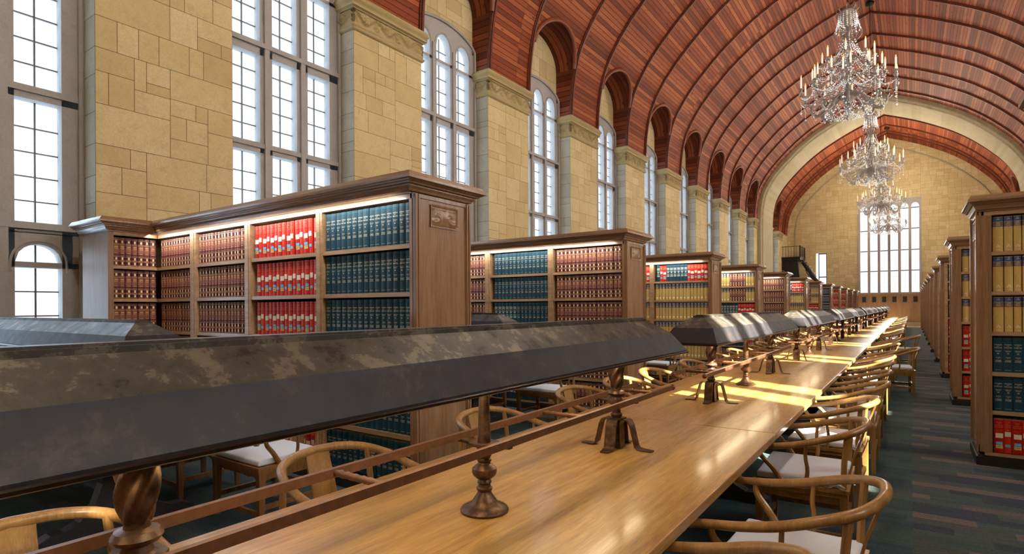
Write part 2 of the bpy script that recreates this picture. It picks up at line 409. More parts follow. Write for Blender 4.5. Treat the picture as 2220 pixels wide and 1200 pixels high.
for s, side in ((-1, 'left'), (1, 'right')):
    b = MB(); rng = random.Random(11 + s)
    for k in range(-2, 12):
        y0, y1 = pier_y(k) - .91, pier_y(k) + .91
        if k == 11: y1 = YE
        if k == -2: y0 = YB
        ash_plane(b, lambda u, v, d: (X(s, HF + d), y0 + u, v), y1 - y0, ZCAP, rng)
        for yy in (y0, y1):
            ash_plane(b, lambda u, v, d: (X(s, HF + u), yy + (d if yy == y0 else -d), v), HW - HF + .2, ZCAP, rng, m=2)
    for k in range(-2, 11):
        yc = win_y(k)
        if (s, k) in BLIND:
            ash_plane(b, lambda u, v, d: (X(s, HF + .1 + d), yc - 1.18 + u, v), 2.36, 9.9, rng); continue
        ash_plane(b, lambda u, v, d: (X(s, HW - .1 + d), yc - 1.18 + u, v), 2.36, .9, rng)
        def clip(x0, x1, z0, z1, tone):
            n = max(1, int((x1 - x0) / .07))
            for i in range(n):
                a, c = x0 + (x1-x0)*i/n, x0 + (x1-x0)*(i+1)/n
                lo = [max(7.9 + z0, arc_z(q - 1.18) - .03) for q in (a, c)]; hi = 7.9 + z1
                if min(lo) >= hi: continue
                b.face([(X(s,HW), yc-1.18+a, min(lo[0],hi)), (X(s,HW), yc-1.18+c, min(lo[1],hi)), (X(s,HW), yc-1.18+c, hi), (X(s,HW), yc-1.18+a, hi)], 0, tone)
        ash_plane(b, None, 2.36, 2.0, rng, clip=clip)
        n = 24
        for i in range(n):
            a, c = -1.18 + 2.36*i/n, -1.18 + 2.36*(i+1)/n
            b.face([(X(s,HW+.008), yc+a, arc_z(a)-.03), (X(s,HW+.008), yc+c, arc_z(c)-.03), (X(s,HW+.008), yc+c, 9.95), (X(s,HW+.008), yc+a, 9.95)], 1)
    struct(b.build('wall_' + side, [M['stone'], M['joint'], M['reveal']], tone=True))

# ------------------------------------------------------------------ windows
def head(b, yc, w, spring, rise, half, top, x0, x1, n=14):
    """plate over an arched light: from the arch (or the spring line) up to top(dy)."""
    ys = [ -half + 2*half*i/n for i in range(n+1)]
    ys = sorted(set(ys + [-w/2, w/2]))
    lo = lambda d: spring + rise*math.sqrt(max(0, 1-(d/(w/2))**2)) if abs(d) <= w/2 + 1e-6 else spring
    for a, c in zip(ys, ys[1:]):
        mid = (a+c)/2
        la, lc = (lo(a), lo(c)) if abs(mid) < w/2 else (spring, spring)
        ta, tc = max(top(yc+a), la), max(top(yc+c), lc)
        for xx in (x0, x1): b.face([(xx,yc+a,la),(xx,yc+c,lc),(xx,yc+c,tc),(xx,yc+a,ta)])
        b.face([(x0,yc+a,la),(x0,yc+c,lc),(x1,yc+c,lc),(x1,yc+a,la)])
        b.face([(x0,yc+a,ta),(x0,yc+c,tc),(x1,yc+c,tc),(x1,yc+a,ta)])
def window_meshes(s):
    f = MB(); g = MB(); p = MB(); SILL = 5.15 if s > 0 else .9
    xo, xi = s*.10, -s*.07          # outer and inner faces about the window plane (local x)
    x0, x1 = min(xo, xi), max(xo, xi)
    LW, PT = .48, .705
    lights = (-PT, 0, PT)
    def vb(y0, y1, z0, z1, dx=0): f.box(x0-(dx if s>0 else 0), x1+(dx if s<0 else 0), y0, y1, z0, z1)
    vb(-1.18, -PT-LW/2, .85, 7.72)
    if s > 0: vb(-1.18, 1.18, .0, SILL)  # unseen right sill raised to keep sun off the aisle floor
    vb(-1.18, -PT-LW/2, .85, 7.72); vb(PT+LW/2, 1.18, .85, 7.72)
    for q in (-PT/2, PT/2): vb(q-.1125, q+.1125, .85, 7.72); f.box(*((xi-.042, xi) if s>0 else (xi, xi+.042)), q-.045, q+.045, .86, 7.74)
    for z0, z1, e in ((.85,.98,.05), (2.13,2.20,0), (2.56,2.70,.05), (4.24,4.41,.03), (5.90,6.11,.05), (7.35,7.415,0)):
        if s > 0: continue
        vb(-1.17, 1.17, z0, z1)
        if e: f.box(*((xi-e, xi) if s>0 else (xi, xi+e)), -1.17, 1.17, z1-.09, z1-.01)
    for q in lights:
        head(f, q, LW, 7.72, .26 + (.06 if q == 0 else 0), PT/2, arc_z, x0, x1)
        if s < 0: head(f, q, LW, 2.19, .235, PT/2, lambda y: 2.57, x0, x1)
        for sp, rise in ((7.72, .26 + (.06 if q == 0 else 0)), (2.19, .235))[:1 if s > 0 else 2]:
            pts = [(xi, q + (LW/2+.045)*math.cos(t*PI/14), sp + (rise+.045)*math.sin(t*PI/14)) for t in range(15)]
            f.tube([(xi, q+LW/2+.045, sp-.12)] + pts + [(xi, q-LW/2-.045, sp-.12)], .016, 6)
    for e in (-1, 1): vb(e*1.12-.06 if e > 0 else -1.18, 1.18 if e > 0 else -1.06, 7.7, 7.95)
    pts = [(xi - s*.03, 1.15*math.cos(t*PI/24), arc_z(1.15*math.cos(t*PI/24)) - .02) for t in range(25)]
    f.tube([(xi - s*.03, 1.15, 1.0)] + pts + [(xi - s*.03, -1.15, 1.0)], .035, 6)
    for q in lights:
        g.box(*sorted((s*.07, s*.095)), q-.009, q+.009, SILL, 7.98)
        for z in [1.21,1.52,1.83, 2.98,3.29,3.6,3.91, 4.72,5.03,5.34,5.65, 6.42,6.73,7.04, 7.68]:
            if z < SILL: continue
            g.box(*sorted((s*.07, s*.095)), q-LW/2-.01, q+LW/2+.01, z-.008, z+.008)
    n = 16
    for i in range(n):
        a, c = -1.16+2.32*i/n, -1.16+2.32*(i+1)/n
        p.face([(s*.09, a, SILL), (s*.09, c, SILL), (s*.09, c, arc_z(c)-.02), (s*.09, a, arc_z(a)-.02)])
    return f.mesh('window_frame', [M['tracery']]), g.mesh('glazing_bars', [M['lead']]), p.mesh('glass_pane', [M['glass']])
wn = 0
for s in (-1, 1):
    fm, gm, pm = window_meshes(s)
    for k in range(-2, 11):
        if (s, k) in BLIND: continue
        wn += 1
        w = struct(empty('window_%d' % wn, (X(s, HW), win_y(k), 0)))
        for nm, me in (('window_frame', fm), ('glazing_bars', gm), ('glass_pane', pm)):
            o = bpy.data.objects.new(nm, me); COL.objects.link(o); o.parent = w

# ------------------------------------------------------------------ vault
PROF = [(7.16,7.5),(7.13,8.1),(7.05,8.7),(6.92,9.25),(6.7,9.75),(6.3,10.4),(5.73,11.08),(4.85,11.95),(3.87,12.72),(2.9,13.3),(1.9,13.82),(.9,14.25),(0,14.6)]
PF = spline([(a, z, 0) for a, z in PROF], 4); PF = [(p.x, p.y) for p in PF]
ARC = [0]
for a, c in zip(PF, PF[1:]): ARC.append(ARC[-1] + math.hypot(c[0]-a[0], c[1]-a[1]))
def at_arc(t):
    for i in range(len(ARC)-1):
        if t <= ARC[i+1] or i == len(ARC)-2:
            q = (t-ARC[i])/(ARC[i+1]-ARC[i]); return (PF[i][0]+(PF[i+1][0]-PF[i][0])*q, PF[i][1]+(PF[i+1][1]-PF[i][1])*q)
def arc_of_z(z):
    for i in range(len(PF)-1):
        if PF[i][1] <= z <= PF[i+1][1]: return ARC[i] + (ARC[i+1]-ARC[i])*(z-PF[i][1])/(PF[i+1][1]-PF[i][1])
    return 0
TOT = ARC[-1]; TC = arc_of_z(10.2)
b = MB()
def vault_strip(s, y0, y1, t0, t1):
    """one strip of vault between two stations, starting at arc t0 (y0) / t1 (y1)."""
    ts = [[t + (TC-t)*i/5 for i in range(6)] + [TC + (TOT-TC)*i/22 for i in range(1, 23)] for t in (t0, t1)]
    pa = [at_arc(t) for t in ts[0]]; pc = [at_arc(t) for t in ts[1]]
    for i in range(len(pa)-1):
        b.face([(X(s,pa[i][0]),y0,pa[i][1]), (X(s,pc[i][0]),y1,pc[i][1]), (X(s,pc[i+1][0]),y1,pc[i+1][1]), (X(s,pa[i+1][0]),y0,pa[i+1][1])], 0, .5,
               [(ts[0][i]+s*40,y0), (ts[1][i]+s*40,y1), (ts[1][i+1]+s*40,y1), (ts[0][i+1]+s*40,y0)], True)
for s in (-1, 1):
    for k in range(-2, 12):
        y0, y1 = pier_y(k)-.91, pier_y(k)+.91
        if k == 11: y1 = YE
        if k == -2: y0 = YB
        vault_strip(s, y0, y1, 0, 0)
    for k in range(-2, 11):
        yc = win_y(k)
        if (s, k) in BLIND: vault_strip(s, yc-1.175, yc+1.175, 0, 0); continue
        n = 16
        ds = [-1.175*math.cos(PI*i/n) for i in range(n+1)]
        ts = [arc_of_z(barrel_z(d)) for d in ds]
        al = 0
        for i in range(n):
            vault_strip(s, yc+ds[i], yc+ds[i+1], ts[i], ts[i+1])
            pa, pc = at_arc(ts[i]), at_arc(ts[i+1])
            dl = math.hypot(ds[i+1]-ds[i], pc[1]-pa[1])
            b.face([(X(s,pa[0]),yc+ds[i],pa[1]), (X(s,pc[0]),yc+ds[i+1],pc[1]), (X(s,HW+.05),yc+ds[i+1],pc[1]), (X(s,HW+.05),yc+ds[i],pa[1])], 1, .5,
                   [(pa[0],al),(pc[0],al+dl),(HW+.05,al+dl),(HW+.05,al)], True)
            al += dl
        for e in (-1, 1):
            zs = [7.5 + (8.92-7.5)*i/6 for i in range(7)]
            for i in range(6):
                a, c = at_arc(arc_of_z(zs[i])), at_arc(arc_of_z(zs[i+1]))
                b.face([(X(s,a[0]),yc+e*1.175,zs[i]), (X(s,HW+.05),yc+e*1.175,zs[i]), (X(s,HW+.05),yc+e*1.175,zs[i+1]), (X(s,c[0]),yc+e*1.175,zs[i+1])], 1, .5,
                       [(zs[i]-7.5,a[0]),(zs[i]-7.5,HW),(zs[i+1]-7.5,HW),(zs[i+1]-7.5,c[0])])
struct(b.build('ceiling', [M['vault'], M['barrel']], sharp=.5))
tn = 0
def trim(b, mats, **kw):
    global tn
    tn += 1; return struct(b.build('trim_%d' % tn, mats, **kw))
def inset(d):
    out = []
    for i in range(len(PF)):
        a, c = PF[max(0,i-1)], PF[min(len(PF)-1,i+1)]
        l = math.hypot(c[0]-a[0], c[1]-a[1]); nx, nz = -(c[1]-a[1])/l, (c[0]-a[0])/l     # toward the inside
        if i == len(PF)-1: nx, nz = 0, -1
        out.append((PF[i][0]+nx*d, PF[i][1]+ (nz if nz < 0 else -nz)*d))
    return out
def rib_mesh(d0, prof, y0):
    """prof: list of (depth, y offset) swept over the whole section of the vault."""
    b = MB(); lines = []
    for d, dy in prof:
        q = inset(d); pts = [(X(-1,a), y0+dy, z) for a, z in q] + [(X(1,a), y0+dy, z) for a, z in reversed(q[:-1])]
        lines.append(pts)
    for A, B in zip(lines, lines[1:]):
        for i in range(len(A)-1): b.face([A[i], A[i+1], B[i+1], B[i]], 0, .5, None, False)
    return b
RB = [(-.02,-.055),(.045,-.055),(.05,-.03),(.085,-.03),(.085,.03),(.05,.03),(.045,.055),(-.02,.055)]
for k in range(-1, 12):
    for e in (-1, 1):
        y = pier_y(k) + e*.88
        if 41.3 < y < 45.5 or y > 52.5: continue
        trim(rib_mesh(0, RB, y), M['rib'])
trim(rib_mesh(0, RB, 51.4), M['rib'])
for s in (-1, 1):
    for k in range(-1, 11):
        if (s, k) in BLIND: continue
        b = MB(); pts = []
        for i in range(25):
            d = -1.12*math.cos(PI*i/24); z = barrel_z(d*1.175/1.12) - .03; a = at_arc(arc_of_z(min(z, 14)))
            pts.append((X(s, a[0]-.03), win_y(k)+d, z))
        b.tube(pts, .06, 8); trim(b, M['arch_wood'])
# stone arch across the hall
AP = [(-.05,41.5),(.2,41.5),(.26,41.56),(.26,41.68),(.34,41.74),(.36,41.9),(.36,44.8),(.34,44.96),(.26,45.02),(.26,45.14),(.2,45.2),(-.05,45.2)]
b = MB(); lines = []
for d, y in AP:
    q = inset(d); q = [(q[0][0], 0.0)] + [(q[0][0], 3.5)] + q
    lines.append([(X(-1,a), y, z) for a, z in q] + [(X(1,a), y, z) for a, z in reversed(q[:-1])])
for A, B in zip(lines, lines[1:]):
    acc = 0
    for i in range(len(A)-1):
        b.face([A[i], A[i+1], B[i+1], B[i]], 0, R.uniform(.1,.95))
trim(b, M['stone_pale'], tone=True)
# capitals
CP = [(0,6.86),(.03,6.87),(.05,6.90),(.05,6.93),(.025,6.95),(.03,7.0)]
CP2 = [(.04,7.26),(.06,7.29),(.09,7.30),(.09,7.37),(.12,7.40),(.13,7.45),(.10,7.465),(.10,7.50),(-.06,7.50)]
def relief(u, v):
    """carved running vine"""
    w = .5 + .26*math.sin(u*7.5)
    stem = math.exp(-((v-w)/.075)**2)
    ph = (u*7.5/PI) % 1.0; cu = 1 if int(u*7.5/PI) % 2 == 0 else -1
    cy = .5 - cu*.16; r = math.hypot((ph-.5)*1.3, (v-cy)*1.1); an = math.atan2(v-cy, (ph-.5)*1.3)
    leaf = max(0, 1 - r/(.34+.09*math.cos(5*an+u*3)))**.5
    vein = .75 + .25*math.cos(5*an + 14*r)
    return max(stem, leaf*vein) * min(1, v*9, (1-v)*9)
def capital(y0, y1, s):
    """local y about the pier centre, local x measured from the pier face (x>0 into the hall for s=-1)"""
    b = MB(); h = (y1-y0)/2; dx = -s
    path = [(s*.45, -h), (0, -h), (0, h), (s*.45, h)]
    if s > 0: path = path[::-1]
    b.sweep(CP, path, 0); b.sweep(CP2, path, 0)
    def panel(P, L, nu, nv=20):
        V = []; F = []
        for j in range(nv+1):
            for i in range(nu+1):
                u = L*i/nu; v = j/nv
                q_ = noise.noise((u*16+noise.noise((u*6, v*2, 4))*1.5, v*5, 1)); hgt = .012 + .075*relief(u*1.5+.2, v)*(.75+.5*abs(q_)) + .03*max(0, q_)*min(1, v*8, (1-v)*8)
                V.append(P(u, 6.98+.30*v, hgt))
        for j in range(nv):
            for i in range(nu): F.append((j*(nu+1)+i, j*(nu+1)+i+1, (j+1)*(nu+1)+i+1, (j+1)*(nu+1)+i))
        b.add(V, F, 0, True)
    panel(lambda u, z, q: (dx*q, -h+u, z), 2*h, 130)
    panel(lambda u, z, q: (s*u, -h-q, z), .45, 24)
    panel(lambda u, z, q: (s*u, h+q, z), .45, 24)
    return b.mesh('capital', [M['carved']], sharp=1.2)
for s in (-1, 1):
    me = capital(-.91, .91, s)
    for k in range(-1, 12):
        if k in (9,): pass
        tn += 1
        o = bpy.data.objects.new('trim_%d' % tn, me); COL.objects.link(o); o.location = (X(s, HF), pier_y(k), 0); struct(o)

# ------------------------------------------------------------------ end wall
def vz(x):
    d = abs(x-XC)
    for i in range(len(PF)-1):
        if PF[i][0] >= d >= PF[i+1][0]: return PF[i][1] + (PF[i+1][1]-PF[i][1])*(PF[i][0]-d)/max(1e-6,PF[i][0]-PF[i+1][0])
    return 7.5
b = MB(); rng = random.Random(5)
WX0, WX1, WZ0, WZ1 = -3.43, .60, 2.6, 9.75
SX0, SX1, SZ0, SZ1 = -6.46, -5.68, 2.7, 5.92
rects = [(-9.2, SX0, 0, 15), (SX0, SX1, SZ1, 15), (SX0, SX1, 0, SZ0), (SX1, WX0, 0, 15), (WX0, WX1, WZ1, 15), (WX0, WX1, 0, WZ0), (WX1, 6.4, 0, 15)]
for x0, x1, z0, z1 in rects:
    def clip(u0, u1, v0, v1, tone):
        lo, hi = z0+v0, z0+v1
        top = max(vz(x0+u0), vz(x0+u1)) + .1
        if lo > top: return
        b.face([(x0+u0,YE,lo),(x0+u1,YE,lo),(x0+u1,YE,hi),(x0+u0,YE,hi)], 0, tone)
    ash_plane(b, None, x1-x0, z1-z0, rng, clip=clip, big=(.8,.5))
    b.face([(x0,YE+.006,z0),(x1,YE+.006,z0),(x1,YE+.006,z1),(x0,YE+.006,z1)], 1)
for x in (SX0, SX1): b.face([(x,YE,SZ0),(x,YE+.5,SZ0),(x,YE+.5,SZ1),(x,YE,SZ1)], 0, .6)
for z in (SZ0, SZ1): b.face([(SX0,YE,z),(SX1,YE,z),(SX1,YE+.5,z),(SX0,YE+.5,z)], 0, .6)
struct(b.build('wall_end', [M['stone'], M['joint']], tone=True))
b = MB(); b.box(-9.3, 6.4, YB-.1, YB, 0, 15); struct(b.build('wall_back', [M['stone']], tone=True))
b = MB(); pts = []
q = inset(.62)
for a, z in q: pts.append((X(-1,a), YE, z))
for a, z in reversed(q[:-1]): pts.append((X(1,a), YE, z))
b.tube([(pts[0][0], YE, 0)] + pts + [(pts[-1][0], YE, 0)], .06, 8); trim(b, M['stone_pale'])
# tall six-light window
wn += 1; w = struct(empty('window_%d' % wn, (0, 0, 0)))
f = MB(); g = MB(); p = MB()
cx = [-3.06 + .664*i for i in range(6)]; LW = .49
f.box(WX0-.05, cx[0]-LW/2, YE-.10, YE+.12, WZ0, WZ1+.05); f.box(cx[-1]+LW/2, WX1+.05, YE-.10, YE+.12, WZ0, WZ1+.05)
for a, c in zip(cx, cx[1:]): f.box(a+LW/2, c-LW/2, YE-.08, YE+.12, WZ0, 9.2)
f.box(WX0-.08, WX1+.08, YE-.16, YE+.1, WZ0-.09, WZ0)
for i, x in enumerate(cx):
    t = MB(); head(t, x, LW, 9.15, .27, .332, lambda y: WZ1+.05, YE-.08, YE+.12)
    f.add([(v[1], v[0], v[2]) for v in t.v], t.f)
    for z in (9.04, 7.46, 5.85, 4.27): g.box(x-LW/2, x+LW/2, YE+.0, YE+.03, z-.035, z+.035)
    for z in (3.0, 3.4, 3.8): g.box(x-LW/2, x+LW/2, YE+.01, YE+.02, z-.004, z+.004)
    g.box(x-.004, x+.004, YE+.01, YE+.02, WZ0, 4.1)
p.face([(WX0,YE+.05,WZ0),(WX1,YE+.05,WZ0),(WX1,YE+.05,WZ1),(WX0,YE+.05,WZ1)])
f.build('window_frame', M['tracery'], w); g.build('glazing_bars', M['lead'], w); p.build('glass_pane', M['glass'], w)
wn += 1; w = struct(empty('window_%d' % wn, (0, 0, 0)))
f = MB(); p = MB()
for a, c in ((SX0+.16, SX0+.22), (SX1-.06, SX1)): f.box(a, c, YE+.28, YE+.36, SZ0, SZ1)
for z in (SZ0+.02, 3.95, SZ1-.05): f.box(SX0+.16, SX1, YE+.28, YE+.36, z-.03, z+.05)
p.face([(SX0,YE+.32,SZ0),(SX1,YE+.32,SZ0),(SX1,YE+.32,SZ1),(SX0,YE+.32,SZ1)])
f.build('window_frame', M['iron'], w); p.build('glass_pane', M['glass'], w)
# wainscot under the window
b = MB(); b.box(WX0-.2, WX1+.2, YE-.12, YE-.005, .31, 2.5, 0)
for i in range(7):
    x = cx[0]-.332+.664*i; b.box(x-.055, x+.055, YE-.18, YE-.12, .31, 2.45, 0)
b.box(WX0-.2, WX1+.2, YE-.2, YE-.1, 2.42, 2.52, 0)
for i in range(6):
    x = cx[i]; b.box(x-.25, x+.25, YE-.14, YE-.12, .40, .52, 0)
trim(b, M['wain'])
b = MB(); b.box(XC-HF, XC+HF, YE-.24, YE-.005, 0, .31, 0, .8); b.build('baseboard_end', [M['flag']], tone=True)['kind'] = 'structure'
for i in range(6):
    t = empty('picture_frame', (cx[i], YE-.121, 1.81))
    tag(t, '%s framed dark panel along the wainscot below the tall far window' % ORD[i], 'picture', 'framed panels on the wainscot')
    m = MB(); m.box(-.135,.135,-.012,0,.03,.47); m.build('panel', M['slate'], t)
    m = MB()
    for q in ((-.165,-.13,0,.5),(.13,.165,0,.5),(-.165,.165,0,.035),(-.165,.165,.465,.5)): m.box(q[0],q[1],-.03,0,q[2],q[3])
    m.build('frame', M['shelf'], t)
# balcony with iron stair
t = empty('iron_balcony', (-8.0, 51.6, 0)); tag(t, 'black iron balcony with railing high in the far stone corner', 'balcony')
m = MB(); m.box(-.6,.75,-1.3,1.38,5.30,5.46); m.box(-.6,.8,-1.36,1.38,5.46,5.52); m.build('platform', M['iron'], t)
m = MB(); m.prism([(-.6,5.3),(.55,5.3),(.72,3.6),(.72,2.2),(-.6,2.2)], 'y', -1.2, -1.05); m.build('screen', M['iron'], t)
m = MB(); m.bar((-.6,-1.28,6.36),(.75,-1.28,6.36),.05,.04); m.bar((.75,-1.28,6.36),(.75,1.38,6.36),.05,.04); m.build('handrail', M['iron'], t)
for i in range(7):
    m = MB(); q = -.5+.2*i; m.box(q-.012,q+.012,-1.29,-1.265,5.52,6.36); m.build('baluster', M['iron'], t)
for i in range(8):
    m = MB(); q = -1.2+.35*i; m.box(.735,.76,q-.012,q+.012,5.52,6.36); m.build('baluster', M['iron'], t)
for q in (-1.27, 1.2):
    m = MB(); m.box(.72,.78,q-.03,q+.03,5.52,6.42); m.build('newel_post', M['iron'], t)
m = MB()
for i in range(3): m.tube([( -.5+.12*math.cos(a*PI/8)+.18*i*.3, -1.34, 4.3-.36*i+.14*math.sin(a*PI/8)) for a in range(14)], .022, 6)
m.build('scroll', M['silver'], t)
t = empty('iron_staircase', (-7.2, 51.5, 0)); tag(t, 'dark iron stair descending from the balcony behind the far bookcases', 'staircase')
for i in range(18):
    m = MB(); z = 5.1-.28*i; x = .1+.16*i; m.box(x,x+.22,-.4,.4,z-.04,z); m.build('tread', M['iron'], t)
for e in (-.44,.44):
    m = MB(); m.bar((.0,e,5.1),(3.1,e,.2),.05,.2); m.build('stringer', M['iron'], t)
m = MB(); m.bar((.02,-.44,5.3),(.35,-.44,4.2),.05,.06); m.bar((.35,-.44,4.2),(3.1,-.44,1.1),.05,.07); m.build('handrail', M['iron'], t)
for i in range(6):
    m = MB(); q = .45+.5*i; zz = 4.2-(q-.35)*1.127; m.box(q-.015,q+.015,-.455,-.425,zz-1.05,zz); m.build('baluster', M['iron'], t)

# ------------------------------------------------------------------ bookcases
SHZ = [.13, .545, .93, 1.33, 1.73, 2.127]; STH = .037; OPT = 2.49; HB = .35
CORN = [(0,2.53),(.018,2.532),(.018,2.546),(.045,2.55),(.052,2.566),(.072,2.586),(.072,2.596),(.098,2.60),(.10,2.612),(.12,2.616),(.122,2.624),(.15,2.628),(.15,2.648),(.14,2.652),(.112,2.69),(-.2,2.69)]
BAYS_L = [(.055,1.195),(1.285,2.405),(2.51,3.55),(3.69,4.95)]
BAYS_R = [(.10,1.24),(1.335,2.455),(2.55,3.6),(3.69,4.95)]
CASES = {}
def carve(b, P, W, H, nu=44, nv=22):
    V = []; F = []
    for j in range(nv+1):
        for i in range(nu+1):
            u, v = (i/nu-.5)*2, (j/nv-.5)*2
            q = abs(u); r = math.hypot(q-.55, v*.8); an = math.atan2(v*.8, q-.55)
            h = .008*max(0, math.cos(9*r - an*1.0 + 1.2))*min(1, 4*(1-q)) + .009*max(0, 1-math.hypot(u*2.4, v*1.2))
            e = min(1-q, (1-abs(v))*.5)
            if e < .07: h = .010
            elif e < .12: h = -.004
            V.append(P((u+1)/2*W, (v+1)/2*H, h))
    for j in range(nv):
        for i in range(nu): F.append((j*(nu+1)+i, j*(nu+1)+i+1, (j+1)*(nu+1)+i+1, (j+1)*(nu+1)+i))
    b.add(V, F, 0, True)
def bookcase(s, k, yc, label, detail, de, bays):
    """axis across the hall: a = distance from the end panel towards the wall"""
    A = lambda a: X(s, de + a)
    L = HF - de
    t = empty('bookcase', (A(0), yc, 0)); tag(t, label, 'bookcase', 'bookcases standing out from the side walls')
    lx = lambda a: s*a
    def bx(m, a0, a1, y0, y1, z0, z1, mt=0):
        x0, x1 = sorted((lx(a0), lx(a1))); m.box(x0, x1, y0, y1, z0, z1, mt)
    m = MB(); bx(m, 0, .04, -HB, HB, .13, 2.535)
    for y in (-HB, HB):
        e = -1 if y < 0 else 1
        bx(m, -.012, 0, y if e < 0 else y-.055, y+.055 if e < 0 else y, .13, 2.53)
        bx(m, -.024, -.012, y-e*.012-.01, y-e*.012+.01, .13, 2.53)
        bx(m, -.022, -.012, y-e*.042-.008, y-e*.042+.008, .13, 2.53)
    bx(m, -.008, 0, -HB, HB, .13, .20); bx(m, -.010, 0, -HB, HB, 2.50, 2.53)
    o = m.build('end_panel', M['case'], t)
    m = MB(); carve(m, lambda u, v, h: (-s*(.003+h*.8), -.16+u, 2.28+v), .35, .19); m.build('carved_panel', M['case'], o, sharp=1.2)
    m = MB(); ex = .05 if s < 0 else 0; path = [(lx(L), -HB), (lx(ex), -HB), (lx(ex), HB), (lx(L), HB)]
    ov = 1.0 if s < 0 else .6
    m.sweep([(o*ov, z) for o, z in CORN], path if s < 0 else path[::-1])
    bx(m, ex-.10*ov, L, -HB-.11*ov, HB+.11*ov, 2.655, 2.689)
    m.build('cornice', M['case_x'], t)
    m = MB(); bx(m, -.028, L, -HB-.028, HB+.028, 0, .085); bx(m, -.012, L, -HB-.012, HB+.012, .085, .1); m.build('plinth', M['plinth'], t)
    m = MB(); bx(m, .04, L, -HB, HB, .1, .13); bx(m, .02, L, -HB, HB, OPT, 2.532); m.build('top_rail', M['shelf'], t)
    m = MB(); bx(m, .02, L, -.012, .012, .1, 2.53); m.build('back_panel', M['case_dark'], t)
    ups = [(0.0, bays[0][0])] + [(p[1], q[0]) for p, q in zip(bays, bays[1:])] + ([(bays[-1][1], L)] if bays[-1][1] < L else [])
    if detail:
        for a0, a1 in ups:
            m = MB(); bx(m, a0+.001, a1, -HB+.002, HB-.002, .13, OPT); n_ = (a1-a0)
            for e in (-1, 1): bx(m, a0+n_*.3, a0+n_*.7, e*HB-.006, e*HB+.006, .13, OPT)
            m.build('upright', M['shelf'] if a0 > .1 else M['case'], t)
        for a0, a1 in bays:
            for z in SHZ:
                m = MB(); bx(m, a0, a1, -HB+.012, HB-.012, z-STH, z); m.build('shelf', M['shelf'], t)
    else:
        m = MB()
        for a0, a1 in ups: bx(m, a0+.001, a1, -HB+.002, HB-.002, .13, OPT)
        for a0, a1 in bays:
            for z in SHZ: bx(m, a0, a1, -HB+.012, HB-.012, z-STH, z)
        m.build('shelving', M['shelf'], t)
    return t
DESC_L = {1: 'teal, red and maroon', 2: 'maroon beside teal', 3: 'yellow with a mixed top shelf', 4: 'maroon and yellow mixed', 5: 'plain maroon'}
LCASE = {1: 'tallest-looking walnut bookcase filled with teal, red and maroon books, floral carved end', 2: 'walnut bookcase with maroon books at its end and teal ones inside',
         3: 'walnut bookcase of yellow books whose top shelf mixes teal and red', 4: 'walnut bookcase with maroon and yellow mixed on the upper shelves', 5: 'walnut bookcase whose visible shelves hold only maroon books'}
NL = 12
LY = {k: 3.67 + BAY*(k-1) for k in range(1, NL+1)}
for k in range(1, NL+1):
    lab = LCASE.get(k, 'wooden bookcase on the window side, %s in line receding toward the tall far window' % ORD[k-1])
    bookcase(-1, k, LY[k], lab, k <= 4, 1.85, BAYS_L)
RY = {k: 7.72 + BAY*k for k in range(-1, 11)}
for k in range(-1, 11):
    lab = {0: 'bookcase across the aisle with yellow, navy and red books, cut by picture edge', -1: 'aisle bookcase barely in the picture, only its dark cornice tip showing high up'}.get(k, 'aisle bookcase seen end-on, %s behind the one with yellow and navy books' % ORD[k-1])
    bookcase(1, k, RY[k], lab, k in (0, 1), 2.005, BAYS_R)
# wall bookcase in the corner of the first bay
t = empty('wall_bookcase', (-8.2, 3.05, 0)); tag(t, 'narrow corner bookcase of maroon books against the stone pier', 'bookcase')
m = MB(); m.box(-.41,.40,-.27,-.22,.1,2.53); m.box(.36,.415,-.285,-.225,.1,2.52); m.build('side_panel', M['side'], t)
m = MB(); m.sweep(CORN, [(.40,.26),(.40,-.27),(-.41,-.27)][::-1]); m.box(-.41,.5,-.37,.26,2.655,2.69); m.build('cornice', M['case_x'], t)
m = MB(); m.box(-.41,.42,-.29,.26,0,.1); m.build('plinth', M['plinth'], t)
m = MB(); m.box(.0,.40,-.22,.26,OPT,2.532); m.build('top_rail', M['shelf'], t)
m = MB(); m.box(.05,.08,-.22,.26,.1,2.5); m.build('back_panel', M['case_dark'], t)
for z in SHZ:
    m = MB(); m.box(.08,.388,-.22,.26,z-STH,z); m.build('shelf', M['shelf'], t)

